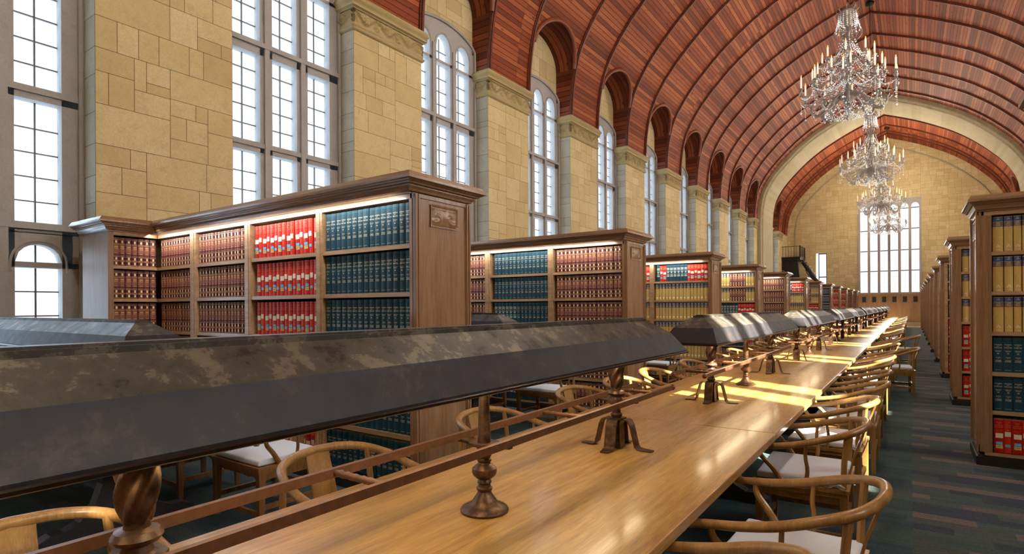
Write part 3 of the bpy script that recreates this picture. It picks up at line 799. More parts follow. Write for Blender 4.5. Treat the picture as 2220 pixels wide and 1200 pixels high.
# ------------------------------------------------------------------ reading tables
TX0, TX1, TP, TZ = -2.17, -.735, 4.56, .76
def trestle(b, s=1):
    pr = [(-.50,0),(.50,0),(.50,.05),(.42,.09),(.34,.09),(.26,.13),(.17,.22),(.12,.36),(.12,.62),(.30,.66),(.30,.70),(-.30,.70),(-.30,.66),(-.12,.62),(-.12,.36),(-.17,.22),(-.26,.13),(-.34,.09),(-.42,.09),(-.50,.05)]
    return pr
def reading_table(name, loc, rz, W, L, label, group, top_mat):
    t = empty(name, loc, rz); tag(t, label, 'table', group)
    m = MB(); h = TZ; e = .006; w = W/2; l = L/2 - .003
    prof = [(0,h-.045),(0+e*0,h-.045),(0,h-e),(-e,h)]
    m.sweep([(-.02,h-.045),(0,h-.043),(0,h-e),(-e*.3,h-e*.3),(-e,h)], [(-w,-l),(-w,l),(w,l),(w,-l)][::-1], closed=True)
    m.face([(-w+e,-l+e,h),(w-e,-l+e,h),(w-e,l-e,h),(-w+e,l-e,h)]); m.face([(-w+.02,-l+.02,h-.045),(w-.02,-l+.02,h-.045),(w-.02,l-.02,h-.045),(-w+.02,l-.02,h-.045)])
    m.build('tabletop', top_mat, t)
    for q in (-l*.62, l*.62):
        m = MB(); m.prism(trestle(m), 'y', q-.05, q+.05); m.build('trestle_leg', M['trestle'], t)
    m = MB(); m.box(-.03,.03,-l*.62+.05,l*.62-.05,.30,.42); m.build('stretcher', M['trestle'], t)
    return t
for j in range(11):
    reading_table('reading_table', ((TX0+TX1)/2, 1.785+TP*j, 0), 0, TX1-TX0, TP, 'honey oak reading table, %s section of the long row counted from the camera' % ORD[j], 'sections of the long reading table', M['table'])
for k in range(4):
    reading_table('alcove_table', (-6.0, win_y(k-1), 0), PI/2, 1.2, 4.05, 'alcove reading table under a window, %s alcove from the camera' % ORD[k], 'alcove tables between bookcases', M['table'])

# ------------------------------------------------------------------ table lamps
def make_lamp():
    t = empty('table_lamp')
    m = MB(); lv = [(.222,1.92,1.296),(.222,1.92,1.306),(.16,1.795,1.42),(.052,1.66,1.502)]
    q = [[(-w,-l,z),(w,-l,z),(w,l,z),(-w,l,z)] for w, l, z in lv]
    for k_, (A, B) in enumerate(zip(q, q[1:])):
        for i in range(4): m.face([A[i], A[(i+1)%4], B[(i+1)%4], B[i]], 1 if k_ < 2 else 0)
    m.face(q[-1])
    m.box(-.045,.045,-1.65,1.65,1.502,1.517); m.box(-.03,.03,-1.63,1.63,1.517,1.524)
    sh = m.build('lamp_shade', [M['shade'], M['shade_low']], t)
    m = MB(); R_ = [(.226,1.924,1.292)]
    w, l, z = R_[0]
    m.tube([(-w,-l,z),(w,-l,z),(w,l,z),(-w,l,z),(-w,-l,z)], .007, 6); m.build('shade_rim', M['rim'], sh)
    m = MB(); m.box(-.02,.02,-1.7,1.7,1.315,1.335); m.build('light_bar', M['bronze'], t)
    for e in (-1, 1):
        y = 1.29*e
        m = MB()
        m.lathe([(.024,.93),(.034,.945),(.036,.955),(.026,.965),(.022,.99),(.026,1.005),(.036,1.012),(.05,1.022),(.05,1.035),(.034,1.045),(.03,1.06),(.046,1.068),(.054,1.08),(.046,1.094),(.028,1.10),(.026,1.115)], (0,y,0), 16)
        pts = []; rs = []
        for i in range(29):
            u = i/28; pts.append((0, y, 1.11+.20*u)); rs.append(.022 + .026*math.sin(PI*min(1, .05+.62*u**.75))**1.1 - .010*u)
        m.tube(pts, rs, 40, twist=2.6, lobes=(5,.16)); po = m.build('twisted_post', M['bronze'], t)
        m = MB()
        sq = []
        m.prism([(-.038,.76),(.038,.76),(.03,.93),(-.03,.93)], 'y', y-.034, y+.034); m.lathe([(.045,.925),(.045,.935)], (0,y,0), 12)
        ft = m.build('foot', M['bronze'], po)
        for a in range(4):
            d = Vector((math.cos(a*PI/2), math.sin(a*PI/2), 0)); n = Vector((-d.y, d.x, 0)); k = 1.0 if a % 2 == 0 else .8
            path = [(.03,.80),(.032,.90),(.045,.925),(.065,.932),(.085,.925),(.10,.90),(.115,.84),(.13,.78),(.14,.767),(.16,.764),(.225,.763)]
            mm = MB(); V = []; F = []
            for i, (r, z) in enumerate(path):
                r = r*k if r > .04 else r; w = .034 if i < len(path)-1 else .022
                for sgn in (-1, 1): p = d*r + n*(w*sgn); V.append((p.x, y+p.y, z)); 
                for sgn in (-1, 1): p = d*(r-.006 if i < 8 else r) + n*(w*sgn); V.append((p.x, y+p.y, z-.005 if i > 6 else z-.004))
            for i in range(len(path)-1):
                a_, b_ = 4*i, 4*i+4
                F += [(a_,a_+1,b_+1,b_), (a_+2,b_+2,b_+3,a_+3), (a_,b_,b_+2,a_+2), (a_+1,a_+3,b_+3,b_+1)]
            F.append((4*len(path)-4, 4*len(path)-3, 4*len(path)-1, 4*len(path)-2))
            mm.add(V, F); mm.build('foot_strap', M['bronze'], po)
    m = MB()
    m.lathe([(.10,.76),(.10,.765),(.094,.772),(.075,.782),(.055,.792),(.046,.808),(.035,.822),(.03,.832),(.028,.838),(.033,.845),(.034,.852),(.027,.858),(.025,.868),(.03,.874),(.028,.882),(.024,.888),(.034,.893),(.048,.906),(.052,.918),(.051,.932),(.036,.946),(.027,.952),(.025,.958),(.030,.964),(.030,.970),(.024,.976),(.030,.985),(.031,1.02),(.027,1.06),(.022,1.20),(.020,1.33)], (0,0,0), 24)
    m.build('centre_column', M['bronze'], t)
    for e in (-1, 1):
        m = MB(); m.box(e*.125-.010, e*.125+.010, -1.90, 1.90, 1.035, 1.065); ra = m.build('rail', M['bronze_red'], t)
        for q in (-1, 1):
            m = MB(); m.lathe([(.004,-.02),(.014,-.015),(.02,0),(.014,.015),(.004,.02)], (e*.125, q*1.91, 1.05), 10); m.build('ball_finial', M['bronze_red'], ra)
    for y in (-1.62, -.65, .65, 1.62):
        m = MB(); m.tube([(-.125+.25*i/16, y, 1.05) for i in range(17)], .011, 12, twist=14, lobes=(3,.25)); m.build('cross_rod', M['bronze_red'], t)
    for y in (-1.29, 0, 1.29):
        m = MB(); m.prism([(-.135,y-.012),(-.06,y-.03),(-.03,y-.055),(.03,y-.055),(.06,y-.03),(.135,y-.012),(.135,y+.012),(.06,y+.03),(.03,y+.055),(-.03,y+.055),(-.06,y+.03),(-.135,y+.012)], 'z', 1.028, 1.040); m.build('bracket_plate', M['bronze'], t)
    return t
lamp0 = make_lamp()
for j in range(11):
    o = lamp0 if j == 0 else copy_tree(lamp0)
    o.location = (-1.45, 1.86+4.55*j, .004)
    tag(o, ['huge near table lamp with long weathered dark metal hood crossing the picture', 'dark hooded table lamp with three sun stripes, directly behind the huge near lamp'][j] if j < 2 else 'dark hooded table lamp, %s in the row along the long table' % ORD[j], 'lamp', 'hooded lamps along the long table')
for k in range(3):
    o = copy_tree(lamp0); o.location = (-6.0, win_y(k-1), .004); o.rotation_euler.z = PI/2
    tag(o, ['bluish hooded lamp in front of the arched window and maroon books', 'bluish hooded lamp end between the teal-red bookcase and the maroon-teal one', 'small lamp hood tip peeking between second and third bookcases'][k], 'lamp', 'alcove lamps')

# ------------------------------------------------------------------ chairs
def mir(pts): return [(-x, y, z) for x, y, z in pts]
def chair_parts(mat):
    P = []
    def part(nm, m, mt, sub=None): P.append((nm, m, mt, sub))
    m = MB(); m.box(-.335,.335,-.275,.28,.435,.46); m.box(-.325,.325,-.265,.27,.405,.435); part('seat', m, mat)
    m = MB(); m.box(-.305,.305,-.255,.26,.462,.506); part('cushion', m, M['cushion'])
    ap = [(-.30,.405),(.30,.405),(.30,.33),(.27,.345),(.245,.375),(.20,.38),(.15,.372),(.10,.378),(-.10,.378),(-.15,.372),(-.20,.38),(-.245,.375),(-.27,.345),(-.30,.33)]
    m = MB(); m.prism(ap, 'y', .235, .255); part('apron', m, mat)
    for e in (-1, 1):
        m = MB(); m.box(e*.30-.008, e*.30+.008, -.24, .24, .36, .405); part('apron', m, mat)
    for e in (-1, 1):
        m = MB(); m.bar((e*.305,.245,0),(e*.30,.242,.41),.036,.036,w1=.05,h1=.05, up=(0,1,0)); part('leg', m, mat)
        m = MB(); m.bar((e*.305,-.25,0),(e*.30,-.245,.41),.036,.036,w1=.046,h1=.046, up=(0,1,0))
        m.tube(spline([(e*.295,-.24,.40),(e*.29,-.245,.6),(e*.272,-.262,.80)],4), .017, 8); part('leg', m, mat)
    rail = [(.43,.335,.668),(.405,.345,.668),(.375,.31,.672),(.362,.24,.680),(.358,.12,.695),(.355,-.02,.725),(.335,-.16,.768),(.27,-.28,.802),(.15,-.345,.822),(0,-.365,.828)]
    pts = spline(rail, 4); full = pts + [Vector((-p.x,p.y,p.z)) for p in reversed(pts[:-1])]
    N = len(full); m = MB()
    m.tube(full, [.017 + .006*math.sin(PI*i/(N-1)) + (.006 if i < 4 or i > N-5 else 0) for i in range(N)], 12); part('crest_rail', m, mat)
    for e in (-1, 1):
        m = MB(); q = spline([(.362,.235,.672),(.352,.225,.62),(.33,.16,.545),(.318,.10,.455)], 4)
        m.tube([(e*p.x,p.y,p.z) for p in q], [.014+.006*i/(len(q)-1) for i in range(len(q))], 8); part('arm_post', m, mat)
        m = MB(); q = spline([(.318,-.03,.455),(.326,-.045,.55),(.338,-.035,.64),(.352,-.04,.725)], 4)
        m.tube([(e*p.x,p.y,p.z) for p in q], [.013-.003*i/(len(q)-1) for i in range(len(q))], 8); part('spindle', m, mat)
    m = MB(); q = spline([(0,-.255,.455),(0,-.275,.55),(0,-.30,.65),(0,-.335,.75),(0,-.352,.815)], 4)
    for a, c in zip(q, q[1:]): m.bar(a, c, .15, .012, up=(0,1,0))
    part('back_splat', m, mat)
    for a, c, z in (((-.30,.243),(.30,.243),.11),((-.30,-.247),(.30,-.247),.20)):
        m = MB(); m.bar((a[0],a[1],z),(c[0],c[1],z),.024,.035); part('stretcher', m, mat)
    for e in (-1, 1):
        m = MB(); m.bar((e*.302,-.247,.16),(e*.302,.243,.16),.024,.035); part('stretcher', m, mat)
    for e in (-1, 1):
        m = MB()
        for d, l in ((1,.06),(-1,.05)):
            m.tube(spline([(e*.30,-.20,.485),(e*.335,-.20+d*.02,.49),(e*.345,-.20+d*l,.48),(e*.33,-.20+d*l*.6,.465),(e*.305,-.20,.48)], 4), .0045, 6)
        part('tie', m, M['tie'], 'cushion')
    return P
PROTO = {}
for nm, mat in (('bright', M['chair']), ('dark', M['chair_dark'])):
    parts = chair_parts(mat)
    PROTO[nm] = [(n, m.mesh(n, [mt], sharp=.7), sub) for n, m, mt, sub in parts]
    J = MB(); mats = [mat, M['cushion'], M['tie']]
    for n, m, mt, sub in parts:
        if n == 'tie': continue
        b0 = len(J.v); J.v += m.v; J.f += [tuple(b0+i for i in f) for f in m.f]; J.m += [mats.index(mt)]*len(m.f); J.t += m.t; J.sm += m.sm
    PROTO[nm+'_far'] = J.mesh('armchair', mats, sharp=.7)
for n, me, sub in PROTO['bright'] + PROTO['dark']:
    if n == 'cushion':
        bm = bmesh.new(); bm.from_mesh(me); bmesh.ops.bevel(bm, geom=list(bm.edges), offset=.016, segments=3, affect='EDGES', profile=.6); bm.to_mesh(me); bm.free()
        for p in me.polygons: p.use_smooth = True
        me.set_sharp_from_angle(angle=1.2)
def chair(x, y, rz, label, group, kind='bright', far=False):
    if far:
        o = bpy.data.objects.new('armchair', PROTO[kind+'_far']); COL.objects.link(o); o.location = (x,y,0); o.rotation_euler.z = rz
        return tag(o, label, 'chair', group)
    t = empty('armchair', (x,y,0), rz); tag(t, label, 'chair', group); cu = None
    for n, me, sub in PROTO[kind]:
        o = bpy.data.objects.new(n, me); COL.objects.link(o)
        if n == 'cushion': cu = o
        o.parent = cu if sub else t
    return t
rc = random.Random(3)
RYS = [.50, 1.76, 2.80, 4.36, 5.52, 6.70, 7.92]
LYS = [.63, 1.94, 3.32, 4.72, 5.66, 6.66, 8.05]
y = 9.2
while y < 48.3:
    RYS.append(y); LYS.append(y + .25); y += 1.14
for i, yy in enumerate(RYS):
    if abs(yy-12.45) < .72 or abs(yy-17.75) < .72: continue
    dx = {2: .13}.get(i, rc.uniform(-.02,.03)); 
    lab = 'honey oak round-back armchair on the aisle side of the long table, %s from camera' % ORD[i]
    if i == 3: lab = 'aisle-side armchair whose white cushion catches sun patches near the first table joint'
    chair(-.58+dx, yy, PI/2 + rc.uniform(-.04,.04), lab, 'armchairs along the aisle side', far=i > 8)
for i, yy in enumerate(LYS):
    chair(-2.32+rc.uniform(-.03,.02), yy, -PI/2 + rc.uniform(-.04,.04), 'oak round-back armchair on the bookcase side of the long table, %s from camera' % ORD[i], 'armchairs along the bookcase side', far=i > 8)
chair(-.25, 12.45, PI/2+.1, 'armchair pulled out into the aisle with grey cushion showing', 'pulled-out armchairs')
chair(-.18, 17.75, PI/2, 'farther armchair pulled out into the aisle', 'pulled-out armchairs', far=True)
for a in range(3):
    ww = ['alcove before the teal-red bookcase', 'alcove before the maroon-teal bookcase', 'alcove before the yellow bookcase'][a]
    yc = win_y(a-1)
    for j in range(3):
        chair(-4.14-1.2*j, yc+.80, PI, 'dark oak armchair, %s from the hall in the %s' % (ORD[j], ww), 'alcove armchairs', 'dark')

# ------------------------------------------------------------------ chandeliers
def bead(m, p, r):
    x, y, z = p
    m.add([(x+r,y,z),(x-r,y,z),(x,y+r,z),(x,y-r,z),(x,y,z+r*1.3),(x,y,z-r*1.3)], [(0,2,4),(2,1,4),(1,3,4),(3,0,4),(2,0,5),(1,2,5),(3,1,5),(0,3,5)])
def swag(m, a, c, sag, step=.05, r=.0125):
    a, c = Vector(a), Vector(c); n = max(3, int((a-c).length*1.25/step))
    for i in range(n+1):
        t = i/n; p = a.lerp(c, t); p.z -= sag*4*t*(1-t); bead(m, p, r*(.8+.5*((i*7) % 3)/2))
def pol(r, a, z): return (r*math.cos(a), r*math.sin(a), z)
def make_chandelier():
    t = empty('chandelier')
    m = MB(); m.tube([(0,0,9.8-6.65),(0,0,14.5-6.65)], .012, 6); m.build('rod', M['iron'], t)
    m = MB(); m.lathe([(.02,7.7),(.13,7.74),(.17,7.80),(.17,7.86),(.10,7.9)], n=6, sq=True); m.build('canopy', M['iron'], t)
    m = MB(); m.lathe([(.02,.25),(.05,.30),(.09,.38),(.05,.46),(.11,.55),(.20,.66),(.17,.78),(.08,.86),(.06,1.0),(.12,1.08),(.14,1.16),(.07,1.26),(.05,1.45),(.10,1.55),(.11,1.65),(.06,1.75),(.05,2.0),(.09,2.1),(.06,2.2),(.04,2.4),(.05,2.62),(.11,2.68),(.13,2.80),(.19,2.86),(.21,3.0),(.15,3.05),(.12,3.12),(.05,3.18),(.02,3.25)], n=14); m.build('stem', M['silver'], t)
    m = MB()
    for i in range(8):
        a = i*PI/4
        m.tube(spline([pol(.19,a,2.98),pol(.27,a,3.06),pol(.24,a,3.16),pol(.18,a,3.1)],4), .014, 5)
    m.build('crown', M['silver'], t)
    m = MB()
    for i in range(8):
        a = i*PI/4+.2
        m.tube(spline([pol(.05,a,2.45),pol(.26,a,2.55),pol(.34,a,2.40),pol(.24,a,2.22),pol(.10,a,2.25),pol(.12,a,2.38),pol(.22,a,2.36)],5), .013, 5)
        m.tube(spline([pol(.06,a,2.15),pol(.20,a,2.05),pol(.30,a,1.85),pol(.22,a,1.7),pol(.12,a,1.78)],5), .012, 5)
    m.build('scroll_basket', M['silver'], t)
    tiers = [(8, .62, 1.62, .24, .16, .0), (12, .86, 1.16, .26, .18, .15), (10, 1.16, .78, .30, .30, .3)]
    for ti, (n, r, z, ch, hold, ph) in enumerate(tiers):
        for i in range(n):
            a = 2*PI*i/n + ph
            m = MB()
            z0 = z - (.02 if ti < 2 else .10)
            m.tube(spline([pol(.10,a,z0-.10),pol(r*.35,a,z0+.10),pol(r*.62,a,z0-.02),pol(r*.82,a,z0-.16),pol(r*.97,a,z0-.10),pol(r,a,z0+.08)],5), .015, 6)
            m.tube(spline([pol(r*.80,a,z0-.15),pol(r*.86,a,z0+.02),pol(r*.78,a,z0+.06),pol(r*.74,a,z0-.0)],4), .010, 5)
            ar = m.build('arm', M['silver'], t)
            m = MB(); c = pol(r, a, z+.02)
            if ti == 2: m.lathe([(.02,0),(.05,.02),(.035,.05),(.055,.09),(.06,.12),(.03,.15),(.035,.19),(.06,.21),(.06,.23),(.03,.25)], c, 10); zt = .25
            else: m.lathe([(.015,0),(.06,.02),(.07,.04),(.03,.05),(.035,.08),(.03,.1)], c, 8); zt = .10
            m.build('candle_cup', M['silver'], ar)
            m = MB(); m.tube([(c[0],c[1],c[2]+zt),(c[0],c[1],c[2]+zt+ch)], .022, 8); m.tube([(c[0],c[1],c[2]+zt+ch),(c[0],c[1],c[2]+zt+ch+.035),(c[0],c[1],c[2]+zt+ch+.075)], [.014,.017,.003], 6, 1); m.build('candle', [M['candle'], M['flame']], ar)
    m = MB()
    for i in range(8):
        a = i*PI/4+.1
        q = spline([pol(.10,a,.62),pol(.30,a,.70),pol(.48,a,.52),pol(.58,a,.34),pol(.74,a,.26),pol(.88,a,.38),pol(.90,a,.55)],5)
        m.tube(q, [.02+.022*math.sin(PI*k/(len(q)-1)) for k in range(len(q))], 8)
    m.build('lower_scroll', M['silver'], t)
    m = MB()
    for ti, (n, r, z, ch, hold, ph) in enumerate(tiers):
        for i in range(n):
            a, c = 2*PI*i/n+ph, 2*PI*(i+1)/n+ph
            swag(m, pol(r,a,z), pol(r,c,z), .16 if ti else .2)
            swag(m, pol(r,a,z), pol(.2,a+.3,z+.55), .22)
            for k in range(7 if ti == 2 else 4): bead(m, pol(r, a, z-.06-.05*k), .015)
            bead(m, pol(r, a, z-.06-.05*(7 if ti == 2 else 4)-.03), .03)
            if ti < 2:
                for q in range(5): bead(m, pol(r+.07*math.cos(q*1.26), a+.08*math.sin(q*1.26), z+.0-.03*(q%2)), .018)
    for i in range(16):
        a = i*PI/8
        swag(m, pol(.21,a,2.95), pol(.30,a+.1,2.5), .04)
        for k in range(7): bead(m, pol(.22, a, 2.9-.055*k), .014)
        swag(m, pol(.12,a,2.15), pol(.45,a,1.75), .12); swag(m, pol(.05,a,1.3), pol(.55,a+.2,.9), .16)
        swag(m, pol(.85,a,.42), pol(.85,a+PI/8,.42), .20); swag(m, pol(.55,a,.36), pol(.55,a+PI/8,.36), .18, r=.018)
        swag(m, pol(.06,a,.30), pol(.55,a,.36), .22)
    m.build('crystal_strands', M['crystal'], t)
    return t
ch0 = make_chandelier()
CHY = [18.1, 28.7, 39.1, 49.6]
for i, yy in enumerate(CHY):
    o = ch0 if i == 0 else copy_tree(ch0)
    o.location = (-1.40, yy, 6.65); o.rotation_euler.z = i*.2
    tag(o, ['largest crystal chandelier, its crown touching the upper picture edge', 'second crystal chandelier, hanging in front of the stone arch', 'third crystal chandelier, just above the top of the tall far window', 'lowest-looking crystal chandelier, seen against the tall far window'][i], 'chandelier', 'crystal chandeliers on the ridge')

# ------------------------------------------------------------------ camera
PSI = math.atan2(866, 1233.3)
cam = bpy.data.cameras.new('camera'); co = bpy.data.objects.new('camera', cam); COL.objects.link(co)
cam.sensor_width = 36; cam.lens = 1233.3*36/2220; cam.shift_y = 65.6/2220; cam.clip_start = .05; cam.clip_end = 300
co.matrix_world = Matrix.Translation((0,0,1.6)) @ Matrix.Rotation(PSI,4,'Z') @ Matrix.Rotation(PI/2,4,'X') @ Matrix.Rotation(math.radians(-.3),4,'Z')
S.camera = co

# ------------------------------------------------------------------ books
def spine_mesh(m, x0, w, h, mats, M4=None, d=.22):
    n = 6; V = []; F = []; U = []
    for j in range(2):
        for i in range(n+1):
            u = i/n; V.append((x0 + w*(u-.5), .010*(abs(2*u-1)**2.2), h*j))
    for i in range(n): F.append((i, i+1, n+2+i, n+1+i)); U.append([(i/n,0),((i+1)/n,0),((i+1)/n,1),(i/n,1)])
    k = len(V); V += [(x0-w/2,d,0),(x0+w/2,d,0),(x0+w/2,d,h),(x0-w/2,d,h)]
    F += [(k, 0, n+1, k+3), (n, k+1, k+2, 2*n+1), (k+1, k, k+3, k+2)]
    U += [[(.1,0),(.1,0),(.1,1),(.1,1)]]*2 + [[(.1,.2)]*4]
    if M4 is not None: V = [M4 @ Vector(v) for v in V]
    m.add(V, F, mats[0], True, uvs=U)
    T = [tuple(range(n+1, 2*n+2)) + (k+2, k+3), tuple(reversed(range(n+1))) + (k, k+1)]
    m.add(V, T, mats[1], False, uvs=[[(.1,.99)]*(n+3)]*2)
BOOK = {'teal': (.0735, .345), 'red': (.076, .335), 'red2': (.060, .335), 'maroon': (.068, .342), 'maroon2': (.060, .342), 'yellow': (.080, .347), 'yellow2': (.064, .347), 'yellow3': (.057, .347)}
MATOF = {'teal': 'teal', 'red': 'red', 'red2': 'red2', 'maroon': 'maroon', 'maroon2': 'maroon', 'yellow': 'yellow', 'yellow2': 'yellow', 'yellow3': 'yellow'}
SEQ = {'teal': ['teal'], 'red': ['red', 'red2'], 'maroon': ['maroon', 'maroon2'], 'yellow': ['yellow', 'yellow2', 'yellow3']}
def row_types(side, k, bay, row):
    if side == 'R':
        if k <= 0: c = ['yellow','yellow','yellow','teal','teal','red'][row]; return [(c, 99)]
        if k == 1: return [('yellow',2),('red',1),('teal',2),('yellow',4),('maroon',99)] if row < 3 else [('red', 99)]
        return [(['yellow','maroon','teal','red'][(k+row//3) % 4], 99)]
    if k == 1: return [(['teal','red','maroon','maroon'][bay], 99)]
    if k == 2: return [(['maroon','teal','maroon','teal'][bay], 99)]
    if k == 3:
        if bay == 0 and row == 0: return [('red',6),('teal',6),('red',2),('teal',99)]
        if bay == 1 and row == 0: return [('red',99)]
        return [('yellow',99)]
    if k == 4: return [[('yellow',3),('maroon',6),('yellow',99)],[('yellow',3),('maroon',6),('yellow',99)],[('red',6),('teal',99)],[('teal',5),('red',3),('teal',99)],[('red',4),('teal',99)],[('maroon',99)]][row]
    if k == 6: return [('red',6),('teal',99)] if row == 0 else [('yellow',99)]
    if k == 7: return [('yellow',4),('maroon',99)] if row < 2 else [('red',99)]
    return [({5:'maroon',8:'teal',9:'red',10:'red',11:'maroon',12:'maroon'}[k], 99)]
plan = []     # (type, matrix, side, case, bay, row, index)
def fill(side, k, bay, row, x0, x1, sgn, place):
    seq = []
    for c, n in row_types(side, k, bay, row): seq.append([c, n])
    x = 0.012; W = abs(x1-x0); i = 0; g = 0; cnt = 0
    rr = random.Random(k*1000+bay*100+row*10+(5 if side == 'R' else 0))
    while g < len(seq):
        c, n = seq[g]
        ty = SEQ[c][i % len(SEQ[c])] if c != 'yellow' else SEQ[c][(i*7+i//3) % 3]
        w = BOOK[ty][0]
        if side == 'L' and k == 1 and bay == 1 and row == 0 and i in (1, 5): x += .022 if i == 5 else .010
        if x + w > W - .004: break
        plan.append((ty, place(x0 + sgn*(x + w/2), rr.uniform(-.004,.004), 0.0), side, k, bay, row, i))
        x += w + .0012 + (0.006 if c == 'maroon' and i % 2 else 0) + (.006 if c == 'yellow' else 0); i += 1; cnt += 1
        if cnt >= n: g += 1; cnt = 0
for k in range(1, NL+1):
    for bay in range(4 if k <= 3 else 2):
        a0, a1 = BAYS_L[bay]
        if k == 1 and bay == 3: a1 = 4.545
        for row in range(6):
            z = SHZ[5-row] + .0005; yf = LY[k] - HB + .035
            fill('L', k, bay, row, X(-1, 1.85+a0), X(-1, 1.85+a1), -1, lambda x, dy, tl: Matrix.Translation((x, yf+dy, z)))
for k in range(-1, 11):
    a0, a1 = BAYS_R[0]
    for row in range(6):
        z = SHZ[5-row] + .0005; yf = RY[k] - HB + .035
        fill('R', k, 0, row, X(1, 2.005+a0), X(1, 2.005+(a1 if k < 2 else a0+.7)), 1, lambda x, dy, tl: Matrix.Translation((x, yf+dy, z)))
def row_types_w(): pass
for row in range(6):
    z = SHZ[5-row] + .0005
    fill('L', 5, 9, row, 2.828, 3.375, 1, lambda y_, dy, tl: Matrix.Translation((-7.845-dy, y_, z)) @ Matrix.Rotation(PI/2, 4, 'Z'))

# which volumes show largest: look at each one from the camera
bpy.context.view_layer.update()
dg = bpy.context.evaluated_depsgraph_get()
inv = co.matrix_world.inverted(); EYE = co.matrix_world.translation.copy(); FPX = 1233.3
def seen(ty, mw):
    w, h = BOOK[ty]; hit = 0; area = 0
    for zz in (.08, .3, .5, .7, .92):
        p = mw @ Vector((0, -.003, h*zz)); q = inv @ p
        if q.z > -.1: continue
        u = 1110 + FPX*q.x/-q.z; v = 665.6 - FPX*q.y/-q.z
        if not (0 <= u < 2220 and 0 <= v < 1200): continue
        d = p - EYE; L = d.length
        ok, loc, nrm, idx, ob, mat = S.ray_cast(dg, EYE, d/L, distance=L-.012)
        if not ok or (ob and ob.name.startswith('glass')): hit += 1
    if not hit: return 0
    q = inv @ (mw @ Vector((0,0,h/2))); a = inv @ (mw @ Vector((-w/2,0,h/2))); c = inv @ (mw @ Vector((w/2,0,h/2)))
    wid = abs(a.x/-a.z - c.x/-c.z)*FPX
    return wid*(h/-q.z)*FPX*hit/5
scored = []
for i, pl in enumerate(plan):
    ax = seen(pl[0], pl[1]); scored.append((ax, i))
scored.sort(reverse=True)
NBOOK = 300
chosen = {i for a, i in scored[:NBOOK] if a > 0}

def text_mesh(lines, mats_i, name, mats):
    """lines: (string, size, z centre, width limit)."""
    J = MB()
    for string, size, z, wl in lines:
        cu = bpy.data.curves.new('t', 'FONT'); cu.body = string; cu.size = size; cu.align_x = 'CENTER'; cu.align_y = 'CENTER'; cu.resolution_u = 1; cu.offset = size*.018
        ob = bpy.data.objects.new('t', cu); COL.objects.link(ob); bpy.context.view_layer.update()
        d2 = bpy.context.evaluated_depsgraph_get(); me = bpy.data.meshes.new_from_object(ob.evaluated_get(d2))
        xs = [v.co.x for v in me.vertices]; k = min(1, wl/(max(xs)-min(xs))) if xs else 1
        J.add([(v.co.x*k, -.0012 + .010*(abs(v.co.x*k)*2/.074)**2.2, z + v.co.y) for v in me.vertices], [tuple(p.vertices) for p in me.polygons], 0)
        bpy.data.objects.remove(ob); bpy.data.curves.remove(cu); bpy.data.meshes.remove(me)
    return J.mesh(name, mats)
def emblem(w):
    J = MB(); z = .048
    for cx_, cz, r in ((-.008,0,.009),(.008,0,.009),(0,.012,.010)):
        J.face([(cx_ + r*math.cos(a*PI/5), -.0012+.003*abs(math.sin(a)), z+cz+r*.9*math.sin(a*PI/5)) for a in range(10)])
    for q in range(5): J.box(-.016+.0075*q, -.012+.0075*q, -.0012, 0, .014, .020)
    return J.mesh('emblem', [M['white_ink']])
LET = {}
LET['teal'] = [('lettering', text_mesh([('WORDS', .0155, .272, .058), ('AND', .009, .2585, .03), ('PHRASES', .0155, .243, .062), ('PERMANENT', .0085, .212, .058), ('EDITION', .0085, .203, .05), ('40', .018, .184, .03), ('STATE', .013, .145, .05), ('TO', .007, .132, .02), ('STREAM', .0125, .116, .054), ('WATERS', .0125, .104, .054), ('WEST PUB CO', .0075, .022, .058)], 0, 'lettering', [M['gilt']]))]
def sticker(name, z0, z1, w, mat, off=0):
    J = MB(); n = 5
    for i in range(n):
        a, c = -w/2+w*i/n+off, -w/2+w*(i+1)/n+off
        f = lambda x: -.0014 + .010*(abs(x)*2/.076)**2.2
        J.face([(a,f(a),z0),(c,f(c),z0),(c,f(c),z1),(a,f(a),z1)])
    return (name, J.mesh(name, [mat]))
def tilt(z): return z
LET['red'] = [('lettering', text_mesh([('TRIAL', .017, .302, .056), ('AND', .008, .288, .03), ('CONTROL', .015, .274, .062), ('INQUIRIES', .014, .257, .062), ('SECOND EDITION', .007, .226, .058), ('VOLUME II', .007, .212, .05)], 0, 'lettering', [M['orange_ink']])),
    sticker('white_sticker', .148, .195, .058, M['st_white'], .004), sticker('blue_sticker', .082, .110, .05, M['st_blue'], .004), sticker('yellow_sticker', .045, .078, .054, M['st_yellow'], .004), sticker('sticker_print', .060, .064, .03, M['ink'], .008)]
LET['red2'] = [('lettering', text_mesh([('TRIAL', .014, .305, .046), ('FOR', .008, .291, .03), ('COURT', .014, .277, .048), ('CASES', .014, .260, .048), ('REVISED', .008, .226, .04)], 0, 'lettering', [M['orange_ink']])),
    sticker('white_sticker', .165, .212, .046, M['st_white']), sticker('blue_sticker', .062, .088, .04, M['st_blue'])]
ye = lambda w: [('lettering', text_mesh([('US', .012, .332, .03), ('LAW', .012, .318, .034), ('CODE', .009, .285, .04), ('LAW OF', .009, .273, .044), ('TORTS', .011, .258, .046)], 0, 'lettering', [M['white_ink']])), ('emblem', emblem(w))]
yl = ye(.06)
for q in ('yellow', 'yellow2', 'yellow3'): LET[q] = yl
LET['maroon'] = LET['maroon2'] = []
BM = {}
for ty, (w, h) in BOOK.items():
    m = MB(); spine_mesh(m, 0, w, h, (0, 1)); BM[ty] = m.mesh('book_' + ty, [M[MATOF[ty]], M['page']])
ROWN = ['top', 'second', 'third', 'fourth', 'fifth', 'bottom']
